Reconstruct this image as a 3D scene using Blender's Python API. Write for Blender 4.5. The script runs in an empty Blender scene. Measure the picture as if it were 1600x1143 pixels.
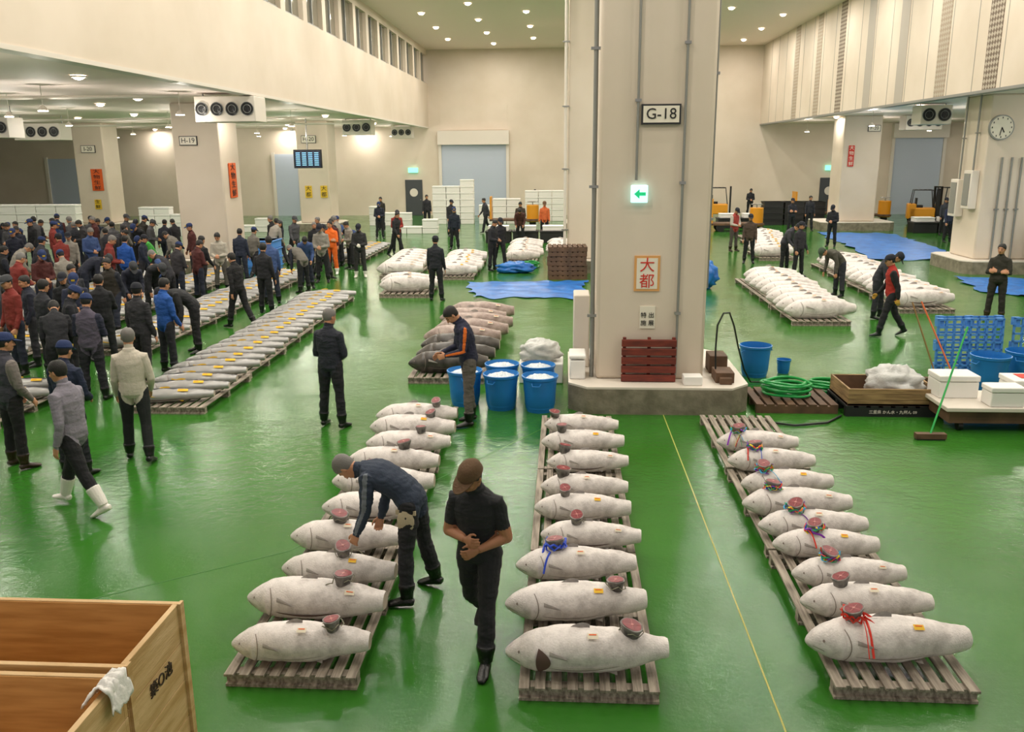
import bpy,math,random,bmesh
import numpy as np
from mathutils import Matrix,Vector,noise
from math import radians,sin,cos,pi
rnd=random.Random(7)
sc=bpy.context.scene;COL=sc.collection
def lin(h):
    o=[]
    for i in (0,2,4):
        c=int(h[i:i+2],16)/255
        o.append(c/12.92 if c<=.04045 else ((c+.055)/1.055)**2.4)
    return (*o,1)
def M(name,h,rough=.5,metal=0,h2=None,vs=8,bump=0,bs=25,st=(1,1,1),emit=0,lo=.35,hi=.65,trans=0,det=5,nr=.5):
    m=bpy.data.materials.new(name);m.use_nodes=True;nt=m.node_tree;N=nt.nodes;L=nt.links
    b=N['Principled BSDF'];b.inputs['Base Color'].default_value=lin(h);b.inputs['Roughness'].default_value=rough;b.inputs['Metallic'].default_value=metal
    if trans:b.inputs['Transmission Weight'].default_value=trans
    if emit:
        b.inputs['Emission Color'].default_value=lin(h);b.inputs['Emission Strength'].default_value=emit
    if h2 or bump:
        tc=N.new('ShaderNodeTexCoord');mp=N.new('ShaderNodeMapping');mp.inputs['Scale'].default_value=st;L.new(tc.outputs['Object'],mp.inputs[0])
    if h2:
        n=N.new('ShaderNodeTexNoise');n.inputs['Scale'].default_value=vs;n.inputs['Detail'].default_value=det;n.inputs['Roughness'].default_value=nr;L.new(mp.outputs[0],n.inputs['Vector'])
        r=N.new('ShaderNodeValToRGB');r.color_ramp.elements[0].position=lo;r.color_ramp.elements[1].position=hi
        r.color_ramp.elements[0].color=lin(h);r.color_ramp.elements[1].color=lin(h2)
        L.new(n.outputs[0],r.inputs[0]);L.new(r.outputs[0],b.inputs['Base Color'])
    if bump:
        n2=N.new('ShaderNodeTexNoise');n2.inputs['Scale'].default_value=bs;n2.inputs['Detail'].default_value=4;L.new(mp.outputs[0],n2.inputs['Vector'])
        bp=N.new('ShaderNodeBump');bp.inputs['Strength'].default_value=bump;bp.inputs['Distance'].default_value=.02
        L.new(n2.outputs[0],bp.inputs['Height']);L.new(bp.outputs[0],b.inputs['Normal'])
    return m
_cl={}
def C(h,rough=.85):
    k=(h,rough)
    if k not in _cl:_cl[k]=M('cloth_'+h,h,rough,bump=.25,bs=60)
    return _cl[k]
def obn(name,me,mats,parent=None,loc=(0,0,0),rot=0):
    for m in (mats if isinstance(mats,(list,tuple)) else [mats]):me.materials.append(m)
    o=bpy.data.objects.new(name,me);COL.objects.link(o);o.location=loc
    o.rotation_euler=rot if isinstance(rot,tuple) else (0,0,radians(rot))
    if parent:o.parent=parent
    return o
class MB:
    def __init__(s):s.v=[];s.f=[];s.m=[]
    def add(s,vs,fs,m=0):
        o=len(s.v);s.v+=[tuple(v) for v in vs];s.f+=[tuple(i+o for i in f) for f in fs];s.m+=[m]*len(fs);return s
    def box(s,x0,x1,y0,y1,z0,z1,m=0):
        return s.add([(x,y,z) for z in (z0,z1) for y in (y0,y1) for x in (x0,x1)],[(0,2,3,1),(4,5,7,6),(0,1,5,4),(2,6,7,3),(0,4,6,2),(1,3,7,5)],m)
    def tube(s,pts,rad,n=10,ref=None,m=0,closed=False):
        P=[Vector(p) for p in pts];k=len(P)
        if not isinstance(rad,list):rad=[rad]*k
        vs=[];u=Vector(ref) if ref is not None else None
        for i in range(k):
            if closed:t=P[(i+1)%k]-P[i-1]
            else:t=P[min(i+1,k-1)]-P[max(i-1,0)]
            t.normalize()
            if u is None:u=t.orthogonal()
            w=u-u.dot(t)*t
            if w.length<1e-4:w=t.orthogonal()
            w.normalize()
            if ref is None:u=w
            v=t.cross(w);r=rad[i];ru,rv=r if isinstance(r,tuple) else (r,r)
            for j in range(n):
                a=2*pi*j/n;vs.append(P[i]+w*(ru*cos(a))+v*(rv*sin(a)))
        fs=[(i*n+j,i*n+(j+1)%n,(i+1)*n+(j+1)%n,(i+1)*n+j) for i in range(k-1) for j in range(n)]
        if closed:fs+=[((k-1)*n+j,(k-1)*n+(j+1)%n,(j+1)%n,j) for j in range(n)]
        else:fs+=[tuple(range(n))[::-1],tuple((k-1)*n+j for j in range(n))]
        return s.add(vs,fs,m)
    def cyl(s,p0,p1,r0,r1=None,n=20,m=0):return s.tube([p0,p1],[r0,r0 if r1 is None else r1],n,m=m)
    def ell(s,c,rx,ry,rz,R=None,n=10,m=0):
        c=Vector(c);vs=[];k=7
        for i in range(1,k):
            e=-pi/2+pi*i/k
            for j in range(n):
                a=2*pi*j/n;d=Vector((rx*cos(e)*cos(a),ry*cos(e)*sin(a),rz*sin(e)));vs.append(c+(R@d if R else d))
        fs=[(i*n+j,i*n+(j+1)%n,(i+1)*n+(j+1)%n,(i+1)*n+j) for i in range(k-2) for j in range(n)]
        fs+=[tuple(range(n))[::-1],tuple((k-2)*n+j for j in range(n))]
        return s.add(vs,fs,m)
    def mesh(s,name='m',smooth=True,fix=True,ang=40):
        me=bpy.data.meshes.new(name);me.from_pydata(s.v,[],s.f)
        me.polygons.foreach_set('material_index',s.m)
        if fix:
            b=bmesh.new();b.from_mesh(me);bmesh.ops.recalc_face_normals(b,faces=b.faces);b.to_mesh(me);b.free()
        if smooth:
            me.polygons.foreach_set('use_smooth',[True]*len(me.polygons));me.set_sharp_from_angle(angle=radians(ang))
        me.update();return me
    def obj(s,name,mats,parent=None,loc=(0,0,0),rot=0,bevel=0,smooth=True,fix=True,ang=40):
        o=obn(name,s.mesh(name,smooth,fix,ang),mats,parent,loc,rot)
        if bevel:
            b=o.modifiers.new('b','BEVEL');b.width=bevel;b.segments=2;b.limit_method='ANGLE'
        return o
def T(o,label,cat,group=None):
    o['label']=label;o['category']=cat
    if group:o['group']=group
    return o
def S(o):o['kind']='structure';return o
def empty(name,loc=(0,0,0),rot=0):
    o=bpy.data.objects.new(name,None);COL.objects.link(o);o.location=loc;o.rotation_euler=(0,0,radians(rot));o.empty_display_size=.1;return o
def dup(o,loc,rot=None,s=None):
    def cp(a,par):
        n=a.copy();COL.objects.link(n)
        if par:n.parent=par
        for c in list(a.children):cp(c,n)
        return n
    n=cp(o,None);n.location=loc
    if rot is not None:n.rotation_euler=(0,0,radians(rot))
    if s is not None:n.scale=(s,s,s) if not isinstance(s,tuple) else s
    return n
def recolor(o,ms):
    for i,m in enumerate(ms):
        if m and i<len(o.material_slots):
            o.material_slots[i].link='OBJECT';o.material_slots[i].material=m
def text(s,size,loc,rot,mat,parent=None,name='lettering',sx=1):
    c=bpy.data.curves.new('t','FONT');c.body=s;c.size=size;c.align_x='CENTER';c.align_y='CENTER';c.extrude=.003;c.resolution_u=3
    t=bpy.data.objects.new('t',c);COL.objects.link(t)
    dg=bpy.context.evaluated_depsgraph_get();me=bpy.data.meshes.new_from_object(t.evaluated_get(dg))
    bpy.data.objects.remove(t)
    me.materials.clear();o=obn(name,me,mat,parent,loc,tuple(radians(a) for a in rot));o.scale=(sx,1,1);return o
# ---------- materials
wallm=M('wall_paint','d8cbbb',.6,h2='cfc1af',vs=.5)
ceilm=M('ceiling_paint','f0dfd6',.7)
whitem=M('white_paint','d8d0c5',.5)
greyp=M('grey_pipe','8b8c88',.4,metal=.3)
darkm=M('dark_metal','26272a',.45)
black=M('black','101012',.5)
wood=M('pallet_wood','aca193',.7,h2='756a60',vs=3,st=(14,1,8),bump=.3)
crwood=M('crate_wood','d6b585',.55,h2='bb9560',vs=2,st=(1,1,9),bump=.2,bs=12)
crin=M('crate_wood_inner','d8a666',.55,h2='bd8a4c',vs=2,st=(1,1,9))
redw=M('red_wood','7c3020',.6,h2='5b2218',vs=4,st=(1,1,6))
brown=M('brown_wood','6b4f3a',.7,h2='4d3828',vs=4)
conc=M('concrete','8d8574',.7,h2='6f6858',vs=5,bump=.3)
styro=M('styrofoam','eae8e4',.6,bump=.1,bs=90)
blue=M('blue_plastic','2278c4',.35)
bluep=M('blue_pallet','4c8cd8',.4)
tarpm=M('blue_tarp','2478cc',.35,h2='1b5eac',vs=3,bump=.5,bs=6)
icem=M('ice','e6edf2',.25,h2='c9d6e0',vs=30,bump=.8,bs=60)
hosem=M('green_hose','1f9a4a',.3)
orange=M('orange_paper','dc5c1c',.6);redm=M('red_ink','c82c1c',.6);ink=M('black_ink','1a1a1a',.6);yel=M('yellow_paper','e8c030',.6);ylo=M('pale_paper','e6dfd0',.7)
shut=M('shutter','b9c3d2',.4)
glass=M('window_glass','8a8576',.1,metal=.2)
steel=M('steel','9a9a98',.3,metal=.8)
plastic=M('clear_film','dedfdd',.25,trans=.3,bump=.5,bs=18)
cloth=M('white_cloth','e8e6e2',.8,bump=.4,bs=30)
frost=M('frosted_skin','e2dbd8',.55,h2='968e8b',vs=4.5,bump=.22,bs=80,lo=.45,hi=.78,det=12,nr=.72)
frostb=M('frosted_brown_skin','bcaaa2',.5,h2='7c6962',vs=5,bump=.2,det=10,nr=.7)
darkskin=M('dark_tuna_skin','26221f',.35,h2='55504c',vs=6,det=8)
cutm=M('cut_flesh_pale','b8a69c',.6)
slitm=M('shallow_groove','81756f',.6)
cavm=M('gill_cavity','5a423d',.6)
finm=M('fin','a39c97',.6,h2='8a8380',vs=20)
finy=M('yellow_fin','c8a020',.5)
flesh=M('red_flesh','8c2e36',.4,h2='701c24',vs=25);fleshw=M('flesh_pale','b87a76',.5)
slskin=M('tail_skin','8a8480',.55,h2='3e3a38',vs=14)
def floor_mat():
    m=M('wet_green_floor','1c6a1e',.3);nt=m.node_tree;N=nt.nodes;L=nt.links;b=N['Principled BSDF']
    tc=N.new('ShaderNodeTexCoord')
    n=N.new('ShaderNodeTexNoise');n.inputs['Scale'].default_value=.35;n.inputs['Detail'].default_value=6;L.new(tc.outputs['Object'],n.inputs[0])
    r=N.new('ShaderNodeValToRGB');r.color_ramp.elements[0].position=.3;r.color_ramp.elements[1].position=.7
    r.color_ramp.elements[0].color=lin('2a621c');r.color_ramp.elements[1].color=lin('387428');L.new(n.outputs[0],r.inputs[0]);L.new(r.outputs[0],b.inputs['Base Color'])
    n2=N.new('ShaderNodeTexNoise');n2.inputs['Scale'].default_value=1.3;n2.inputs['Detail'].default_value=8;n2.inputs['Roughness'].default_value=.7;L.new(tc.outputs['Object'],n2.inputs[0])
    mr=N.new('ShaderNodeMapRange');mr.inputs['From Min'].default_value=.42;mr.inputs['From Max'].default_value=.62;mr.inputs['To Min'].default_value=.08;mr.inputs['To Max'].default_value=.21
    L.new(n2.outputs[0],mr.inputs[0]);L.new(mr.outputs[0],b.inputs['Roughness'])
    n3=N.new('ShaderNodeTexNoise');n3.inputs['Scale'].default_value=6;n3.inputs['Detail'].default_value=8;n3.inputs['Roughness'].default_value=.65;L.new(tc.outputs['Object'],n3.inputs[0])
    bp=N.new('ShaderNodeBump');bp.inputs['Strength'].default_value=.4;bp.inputs['Distance'].default_value=.015;L.new(n3.outputs[0],bp.inputs['Height']);L.new(bp.outputs[0],b.inputs['Normal'])
    b.inputs['Specular IOR Level'].default_value=.34
    return m
def tuna_mat():
    m=M('fresh_tuna_skin','b8b6b4',.28,metal=.15);nt=m.node_tree;N=nt.nodes;L=nt.links;b=N['Principled BSDF']
    tc=N.new('ShaderNodeTexCoord');sp=N.new('ShaderNodeSeparateXYZ');L.new(tc.outputs['Object'],sp.inputs[0])
    n=N.new('ShaderNodeTexNoise');n.inputs['Scale'].default_value=9;L.new(tc.outputs['Object'],n.inputs[0])
    ad=N.new('ShaderNodeMath');ad.operation='MULTIPLY_ADD';ad.inputs[1].default_value=.08;L.new(n.outputs[0],ad.inputs[0]);L.new(sp.outputs['Y'],ad.inputs[2])
    r=N.new('ShaderNodeValToRGB');e=r.color_ramp.elements;e[0].position=0;e[0].color=lin('a4a3a2');e[1].position=.05;e[1].color=lin('1c1f26')
    e2=e.new(.025);e2.color=lin('606268')
    L.new(ad.outputs[0],r.inputs[0]);L.new(r.outputs[0],b.inputs['Base Color']);return m
def pattern_mat(name,dark):
    m=M(name,dark,.7);nt=m.node_tree;N=nt.nodes;L=nt.links;b=N['Principled BSDF']
    tc=N.new('ShaderNodeTexCoord');mp=N.new('ShaderNodeMapping');mp.inputs['Rotation'].default_value=(radians(45),0,0);L.new(tc.outputs['Object'],mp.inputs[0])
    c=N.new('ShaderNodeTexChecker');c.inputs['Scale'].default_value=9;c.inputs[1].default_value=lin(dark);c.inputs[2].default_value=lin('b0a594');L.new(mp.outputs[0],c.inputs[0]);L.new(c.outputs[0],b.inputs['Base Color']);return m
floorm=floor_mat();freshm=tuna_mat()
# ---------- room
HX0,HX1,YB=-8.6,12.0,56.
S(MB().box(-45,42,-4,YB,-.3,0).obj('floor',floorm))
S(MB().box(HX0,HX1,-4,YB,10.1,10.4).obj('ceiling',ceilm))
S(MB().box(-45,HX0-.3,-4,YB,5.5,5.8).obj('ceiling_low_west',ceilm))
S(MB().box(HX1+.3,42,-4,YB,5.5,5.8).obj('ceiling_low_east',ceilm))
S(MB().box(-45,42,YB,YB+.3,-.3,10.4).obj('wall_north',wallm))
S(MB().box(-45.3,-45,-4,YB,-.3,5.8).obj('wall_west',wallm))
S(MB().box(42,42.3,-4,YB,-.3,5.8).obj('wall_east',wallm))
w=MB().box(HX0-.3,HX0,-4,YB,5.5,8.1).box(HX0-.3,HX0,-4,YB,9.75,10.1).box(HX0-.3,HX0,-4,18,8.1,9.75)
y=18.;k=0
while y<55:
    w.box(HX0-.3,HX0,y,y+.45,8.1,9.75)
    y1=min(y+2.35,YB)
    S(MB().box(HX0-.2,HX0-.16,y+.45,y1,8.1,9.75).obj('window_%d'%(k+1),glass))
    S(MB().box(HX0-.16,HX0-.08,y+.45,y+.52,8.1,9.75).box(HX0-.16,HX0-.08,y+1.35,y+1.41,8.1,9.75).box(HX0-.16,HX0-.08,y+.45,y1,8.1,8.17).obj('trim_%d'%(k+40),greyp))
    y=y1;k+=1
S(w.obj('wall_upper_west',wallm))
S(MB().box(HX1,HX1+.3,-4,YB,5.5,10.1).obj('wall_upper_east',wallm))
S(MB().box(HX0-.32,HX0+.02,-4,YB,5.42,5.5).obj('trim_1',whitem))
S(MB().box(HX1-.02,HX1+.32,-4,YB,5.42,5.5).obj('trim_2',greyp))
pd=pattern_mat('patterned_dark','6a5a4c');pl=pattern_mat('patterned_light','9c8c7a');gb=M('grey_band','aaa297',.6)
for i,(yy,mm) in enumerate([(22.8,pd),(26.4,pd),(29.8,pl),(33.3,gb),(36.8,gb),(40.5,pd),(44,pl),(48,pl)]):
    S(MB().box(HX1-.012,HX1+.05,yy-.4,yy+.4,5.5,10.1).obj('trim_%d'%(i+10),mm))
for i in range(30):
    yy=3+i*1.75
    S(MB().box(HX1-.008,HX1+.05,yy-.01,yy+.01,5.5,10.1).obj('trim_%d'%(i+70),greyp))
def shutter(i,x0,x1,h,hood=True):
    d=MB().box(x0,x1,YB-.06,YB+.01,0,h,0)
    for k in range(int(h/.12)):d.box(x0,x1,YB-.075,YB-.06,k*.12,k*.12+.09,0)
    S(d.obj('door_%d'%i,shut))
    f=MB().box(x0-.18,x0,YB-.16,YB,0,h+.1).box(x1,x1+.18,YB-.16,YB,0,h+.1)
    if hood:f.box(x0-.2,x1+.2,YB-.4,YB,h,h+.85)
    S(f.obj('trim_%d'%(i+110),whitem))
shutter(1,-7.8,-3.7,4.4);shutter(2,-18.6,-17.1,3.9,False);shutter(3,-33.7,-31,3.7,False);shutter(4,20.2,23.1,4.6)
S(MB().box(-7.9,-3.6,YB-.03,YB+.01,5.3,6.9).obj('trim_120',wallm))
for i,(a,b) in enumerate([(-10.2,-9.1),(15.9,17.0)]):
    d=S(MB().box(a,b,YB-.08,YB+.01,0,2.25).obj('door_%d'%(i+5),M('door_grey%d'%i,'3c4044',.4),bevel=.01))
    MB().cyl(((a+b)/2,YB-.1,1.45),((a+b)/2,YB-.08,1.45),.26).obj('round_sign',whitem,parent=d)
    MB().cyl((b-.12,YB-.14,1.0),(b-.12,YB-.08,1.0),.03).obj('handle',steel,parent=d)
    MB().box((a+b)/2-.3,(a+b)/2+.3,YB-.2,YB-.01,2.7,3.0).obj('exit_lamp',M('exit_green%d'%i,'7fe8c0',.4,emit=1.5),parent=d)
S(MB().tube([(1.5,12.45,.001),(1.52,5.2,.001),(1.45,3,.001)],[(.007,.002)]*3,6,ref=(1,0,0)).obj('trim_130',M('yellow_joint','a8a850',.6)))
S(MB().tube([(-4.7,6.3,.001),(-2.7,7.7,.001),(-.3,11.7,.001)],[(.006,.003)]*3,6,ref=(1,0,0)).obj('trim_131',M('floor_crack','3c7a32',.6)))
# ---------- columns
def column(x0,x1,y0,y1,h,sign,sp,label,plinth=.45,pz=.42,fs=.6,po=0):
    xc,yc=(x0+x1)/2,(y0+y1)/2
    e=empty('pillar',(xc,yc,0));T(e,label,'pillar','structural pillars')
    a,b=(x1-x0)/2,(y1-y0)/2
    MB().box(-a,a,-b,b,pz,h).obj('shaft',wallm,parent=e,bevel=.05)
    p=plinth;c=.28;A,B=a+p,b+min(p,.5)
    pts=[(-A+c+po,-B),(A-c+po,-B),(A+po,-B+c),(A+po,B-c),(A-c+po,B),(-A+c+po,B),(-A+po,B-c),(-A+po,-B+c)]
    m=MB().add([(x,y,z) for z in (0,pz-.03) for x,y in pts],[tuple(range(8))[::-1]]+[(i,(i+1)%8,8+(i+1)%8,8+i) for i in range(8)],0)
    m.add([(x,y,z) for z in (pz-.03,pz) for x,y in pts],[(i,(i+1)%8,8+(i+1)%8,8+i) for i in range(8)]+[tuple(range(8,16))],1)
    m.obj('plinth',[conc,whitem],parent=e,smooth=False)
    if sign:
        sx,sz=sp[0]-xc,sp[1]
        s=MB().box(sx-fs/2,sx+fs/2,-b-.05,-b+.01,sz-fs/4,sz+fs/4,0).box(sx-fs/2+.025,sx+fs/2-.025,-b-.056,-b-.05,sz-fs/4+.025,sz+fs/4-.025,1).obj('number_sign',[darkm,ylo],parent=e)
        text(sign,fs*.38,(sx,-b-.06,sz),(90,0,0),ink,s)
    return e
column(.5,2.14,12.95,14.6,10.1,'G-18',(1.37,4.34),'cream painted square pillar numbered G-18 on concrete plinth',fs=.56,plinth=.53,po=.11)
column(.1,2.0,28.6,30.6,10.1,None,None,'tall cream painted pillar on concrete plinth')
column(.4,2.2,44.4,46.2,10.1,None,None,'tall cream painted pillar on concrete plinth')
column(-12.9,-11.3,28.6,30.2,5.5,'H-19',(-12.35,4.3),'cream painted pillar numbered H-19 with orange banner',fs=.6)
column(-13.6,-12.0,44.4,46.0,5.5,'H-20',(-12.95,4.6),'cream painted pillar numbered H-20',fs=.75)
column(-25.3,-23.7,44.4,46.0,5.5,'I-20',(-24.5,4.2),'cream painted pillar numbered I-20',fs=.75)
column(13.1,14.9,28.5,30.3,5.5,None,None,'cream pillar with wall clock and electrical boxes',plinth=.5)
column(13.6,15.4,44.4,46.2,5.5,'F-20',(15,4.9),'cream pillar on low concrete plinth',plinth=.9)
def pipe(name,pts,r,mat,label):
    o=T(MB().tube(pts,r,10).obj(name,mat),label,'pipe','wall conduits')
    p0,p1=Vector(pts[0]),Vector(pts[-1]);n=max(1,int((p1-p0).length/1.8))
    bm_=MB().box(-r*2.2,r*2.2,-r*1.3,.03,-.02,.02).mesh('bracket');bm_.materials.append(steel)
    for i in range(n):
        q=bpy.data.objects.new('bracket',bm_);COL.objects.link(q);q.parent=o;q.location=p0.lerp(p1,(i+.5)/n)
PX='thin grey conduit running down the pillar'
pipe('conduit_pipe',[(1.04,12.9,10.1),(1.04,12.9,3.42)],.02,greyp,PX)
pipe('conduit_pipe',[(1.71,12.9,10.1),(1.71,12.9,.5)],.02,greyp,PX)
pipe('conduit_pipe',[(2.18,13.2,10.1),(2.18,13.2,1.8)],.018,greyp,PX)
pipe('conduit_pipe',[(.44,13.1,10.1),(.44,13.1,.42)],.035,greyp,'thick grey drain pipe beside the pillar')
pipe('conduit_pipe',[(.02,28.55,10.1),(.02,28.55,.42)],.05,whitem,'cream pipe beside the pillar')
s=T(MB().box(.97,1.21,12.86,12.95,3.1,3.35).obj('exit_sign',M('exit_panel','b8f4f4',.4,emit=1.3),bevel=.01),'illuminated white exit sign with green arrow','sign')
z0=3.225
MB().add([(1.01,12.855,z0),(1.09,12.855,z0+.07),(1.09,12.855,z0+.025),(1.18,12.855,z0+.025),(1.18,12.855,z0-.025),(1.09,12.855,z0-.025),(1.09,12.855,z0-.07)],[(0,1,2,3,4,5,6)]).obj('arrow',M('arrow_green','12b070',.5,emit=.8),parent=s,fix=False)
s=T(MB().box(1.05,1.43,12.93,12.95,1.79,2.32,0).box(1.085,1.395,12.925,12.93,1.825,2.285,1).obj('paper_poster',[M('poster_border','d9a060',.6),ylo]),'cream poster with orange border and red characters','poster')
text('大',.23,(1.24,12.922,2.17),(90,0,0),redm,s);text('都',.23,(1.24,12.922,1.93),(90,0,0),redm,s)
s=T(MB().box(1.15,1.38,12.935,12.95,1.22,1.56).obj('paper_notice',ylo),'small white paper notice with black characters','sign')
text('特 出',.09,(1.265,12.93,1.42),(90,0,0),ink,s);text('施 展',.09,(1.265,12.93,1.3),(90,0,0),ink,s)
b=MB()
for i in range(5):b.box(.88,1.7,12.76,12.82,.43+i*.135,.43+i*.135+.105)
for xx in (.9,1.27,1.64):b.box(xx,xx+.05,12.82,12.88,.42,1.1)
T(b.obj('slatted_board',redw,bevel=.006),'red-brown slatted wooden board leaning on the pillar','board')
CX=13.45
c=T(MB().cyl((CX,28.5,4.5),(CX,28.42,4.5),.38,n=32,m=0).cyl((CX,28.42,4.5),(CX,28.415,4.5),.34,n=32,m=1).obj('wall_clock',[greyp,ylo]),'round white wall clock with black hands','clock')
for i in range(12):
    a=i*pi/6;MB().box(CX+.29*sin(a)-.012,CX+.29*sin(a)+.012,28.405,28.415,4.5+.29*cos(a)-.025,4.5+.29*cos(a)+.025).obj('hour_mark',ink,parent=c)
MB().tube([(CX,28.405,4.5),(CX-.04,28.405,4.26)],.012,6).obj('minute_hand',ink,parent=c)
MB().tube([(CX,28.405,4.5),(CX+.08,28.405,4.35)],.016,6).obj('hour_hand',ink,parent=c)
for (yy,z0,z1) in [(29.0,2.0,3.2),(29.9,1.7,2.9)]:
    o=T(MB().box(12.85,13.1,yy-.28,yy+.28,z0,z1).obj('junction_box',whitem,bevel=.02),'cream electrical box mounted on the pillar','electrical box')
    MB().box(12.83,12.85,yy-.2,yy+.2,z0+.1,z1-.1).obj('cover',greyp,parent=o);pipe('conduit_pipe',[(13.0,yy,5.5),(13.0,yy,z1)],.03,greyp,'grey conduit dropping to the electrical box')
for xx in (13.6,13.9,14.2):pipe('conduit_pipe',[(xx,28.45,3.6),(xx,28.45,.42)],.03,greyp,'grey conduit on the pillar front')
def banner(x,y,z,w,h,st,mat=orange,im=None,label='orange paper banner with vertical black characters'):
    b=T(MB().box(x-w/2,x+w/2,y-.03,y-.01,z-h/2,z+h/2).obj('paper_banner',mat),label,'banner','paper banners')
    n=len(st)
    for i,ch in enumerate(st):text(ch,h/n*.85,(x,y-.04,z+h/2-(i+.5)*h/n),(90,0,0),im or ink,b,sx=min(1.6,w/(h/n)*.95))
    return b
bb=banner(29.4,11.29,3.0,.62,1.15,'大物生鮮');bb.rotation_euler[2]=pi/2
banner(-24.2,44.38,2.65,.6,1.1,'大物生鮮');banner(-13.1,44.38,2.0,.35,.6,'大都',yel)
banner(-12.3,44.38,2.0,.35,.6,'大都',yel);banner(-24.3,44.38,1.4,.35,.5,'生鮮',yel);banner(14.0,44.38,3.6,.28,1.0,'大物生鮮',redm,ylo,'red paper banner with vertical pale characters')
m=T(MB().box(-.66,.66,-.04,.06,-.42,.42).obj('monitor',black,loc=(-11.9,40.5,3.65),bevel=.01),'black flat screen monitor showing auction rows, hung from ceiling','monitor')
MB().box(-.61,.61,-.045,-.04,-.37,.37).obj('screen',M('screen','0a1c30',.2,emit=.4),parent=m)
b=MB()
for i in range(7):
    for j in range(4):b.box(-.55+j*.29,-.55+j*.29+.2,-.05,-.045,.25-i*.09,.25-i*.09+.035)
b.obj('screen_rows',M('screen_text','8fd0ff',.4,emit=1.0),parent=m);MB().cyl((0,0,.42),(0,0,1.85),.03).obj('mount',steel,parent=m)
def evap(x,y,w,n,z=4.75):
    e=empty('air_cooler_unit',(x,y,z));T(e,'ceiling-hung white air cooler with round fan openings','air cooler','ceiling air coolers')
    MB().box(-w/2,w/2,0,.9,0,.68).obj('housing',whitem,parent=e,bevel=.02)
    for i in range(n):
        cx=-w/2+w*(i+.5)/n;r=min(.26,w/n*.42)
        f=MB();f.cyl((cx,-.01,.34),(cx,.0,.34),r,m=0,n=20)
        for q in(1,.6):f.tube([(cx+q*r*cos(a*pi/10),-.03,.34+q*r*sin(a*pi/10)) for a in range(20)],.008,6,m=1,closed=True)
        for k in range(5):
            a=k*2*pi/5;f.add([(cx,-.012,.34),(cx+r*.9*cos(a),-.012,.34+r*.9*sin(a)),(cx+r*.9*cos(a+.6),-.03,.34+r*.9*sin(a+.6))],[(0,1,2)],2)
        f.obj('fan',[black,greyp,darkm],parent=e,fix=False)
    for sx in (-w/2+.1,w/2-.1):MB().cyl((sx,.4,.66),(sx,.4,5.5-z),.02).obj('hanger',steel,parent=e)
evap(-9.35,24.2,1.7,4,4.72);evap(-9.9,42,1.4,3);evap(-9.6,52,1.2,3);evap(-19.6,29,1.8,4,4.45);evap(-22,36,2,4,4.5);evap(17.2,44,1.7,4,4.8);evap(13.5,33.5,1.1,2,4.75)
# ---------- downlights
lampm=M('lamp_glow','fff0d8',.4,emit=22)
ring=MB().tube([(.15*cos(a*pi/10),.15*sin(a*pi/10),-.01) for a in range(20)],.02,6,closed=True).mesh('ring')
disc=MB().tube([(0,0,0),(0,0,-.03),(0,0,-.06),(0,0,-.075)],[.13,.115,.075,.02],20).mesh('disc')
ring.materials.append(whitem);disc.materials.append(lampm)
LD={}
def light(p,t):
    if (p,t) not in LD:
        l=bpy.data.lights.new('l',t);l.energy=p;l.color=(1,.925,.83);LD[(p,t)]=l
        if t=='AREA':l.shape='DISK';l.size=.34
        else:l.shadow_soft_size=.1
    return LD[(p,t)]
def lamp(x,y,z,p):
    o=bpy.data.objects.new('downlight',ring);COL.objects.link(o);o.location=(x,y,z);T(o,'round recessed ceiling downlight glowing warm white','light','ceiling downlights')
    d=bpy.data.objects.new('lamp_lens',disc);COL.objects.link(d);d.parent=o
    q=bpy.data.objects.new('lamp',light(p,'AREA'));COL.objects.link(q);q.parent=o;q.location=(0,0,-.08)
pm=MB().cyl((0,0,0),(0,0,-.5),.01,n=8,m=0).tube([(0,0,-.46),(0,0,-.5),(0,0,-.58)],[.03,.07,.12],18,m=0).cyl((0,0,-.575),(0,0,-.6),.11,n=18,m=1).mesh('pendant')
pm.materials.append(whitem);pm.materials.append(lampm)
def pend(x,y,z,p):
    o=bpy.data.objects.new('pendant_lamp',pm);COL.objects.link(o);o.location=(x,y,z);T(o,'small round pendant lamp on thin rod','light','pendant lamps')
    q=bpy.data.objects.new('lamp',light(p,'POINT'));COL.objects.link(q);q.parent=o;q.location=(0,0,-.74)
for j,x in enumerate((-6.6,-4.2,-1.8,4.6,7.4,10.2)):
    for k in range(11):lamp(x,5+(j%2)*2.2+k*4.6,10.08,106)
for j,x in enumerate((-10.4,-12.6,-15.2,-17.6,-21.5,-26)):
    for k in range(10):(pend if (k+j)%2 else lamp)(x,9+(j%2)*2.2+k*4.9,5.48,64)
for j,x in enumerate((13.4,16.2,20,24.5)):
    for k in range(8):(pend if (k+j)%2 else lamp)(x,14+(j%2)*2+k*5.2,5.48,66)
for y0 in (21,33.5,40):T(MB().tube([(-30,y0,5.2),(-9.2,y0,5.2)],.04,8).obj('ceiling_pipe',whitem),'white pipe running beneath the low ceiling','pipe','ceiling pipes')
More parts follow.
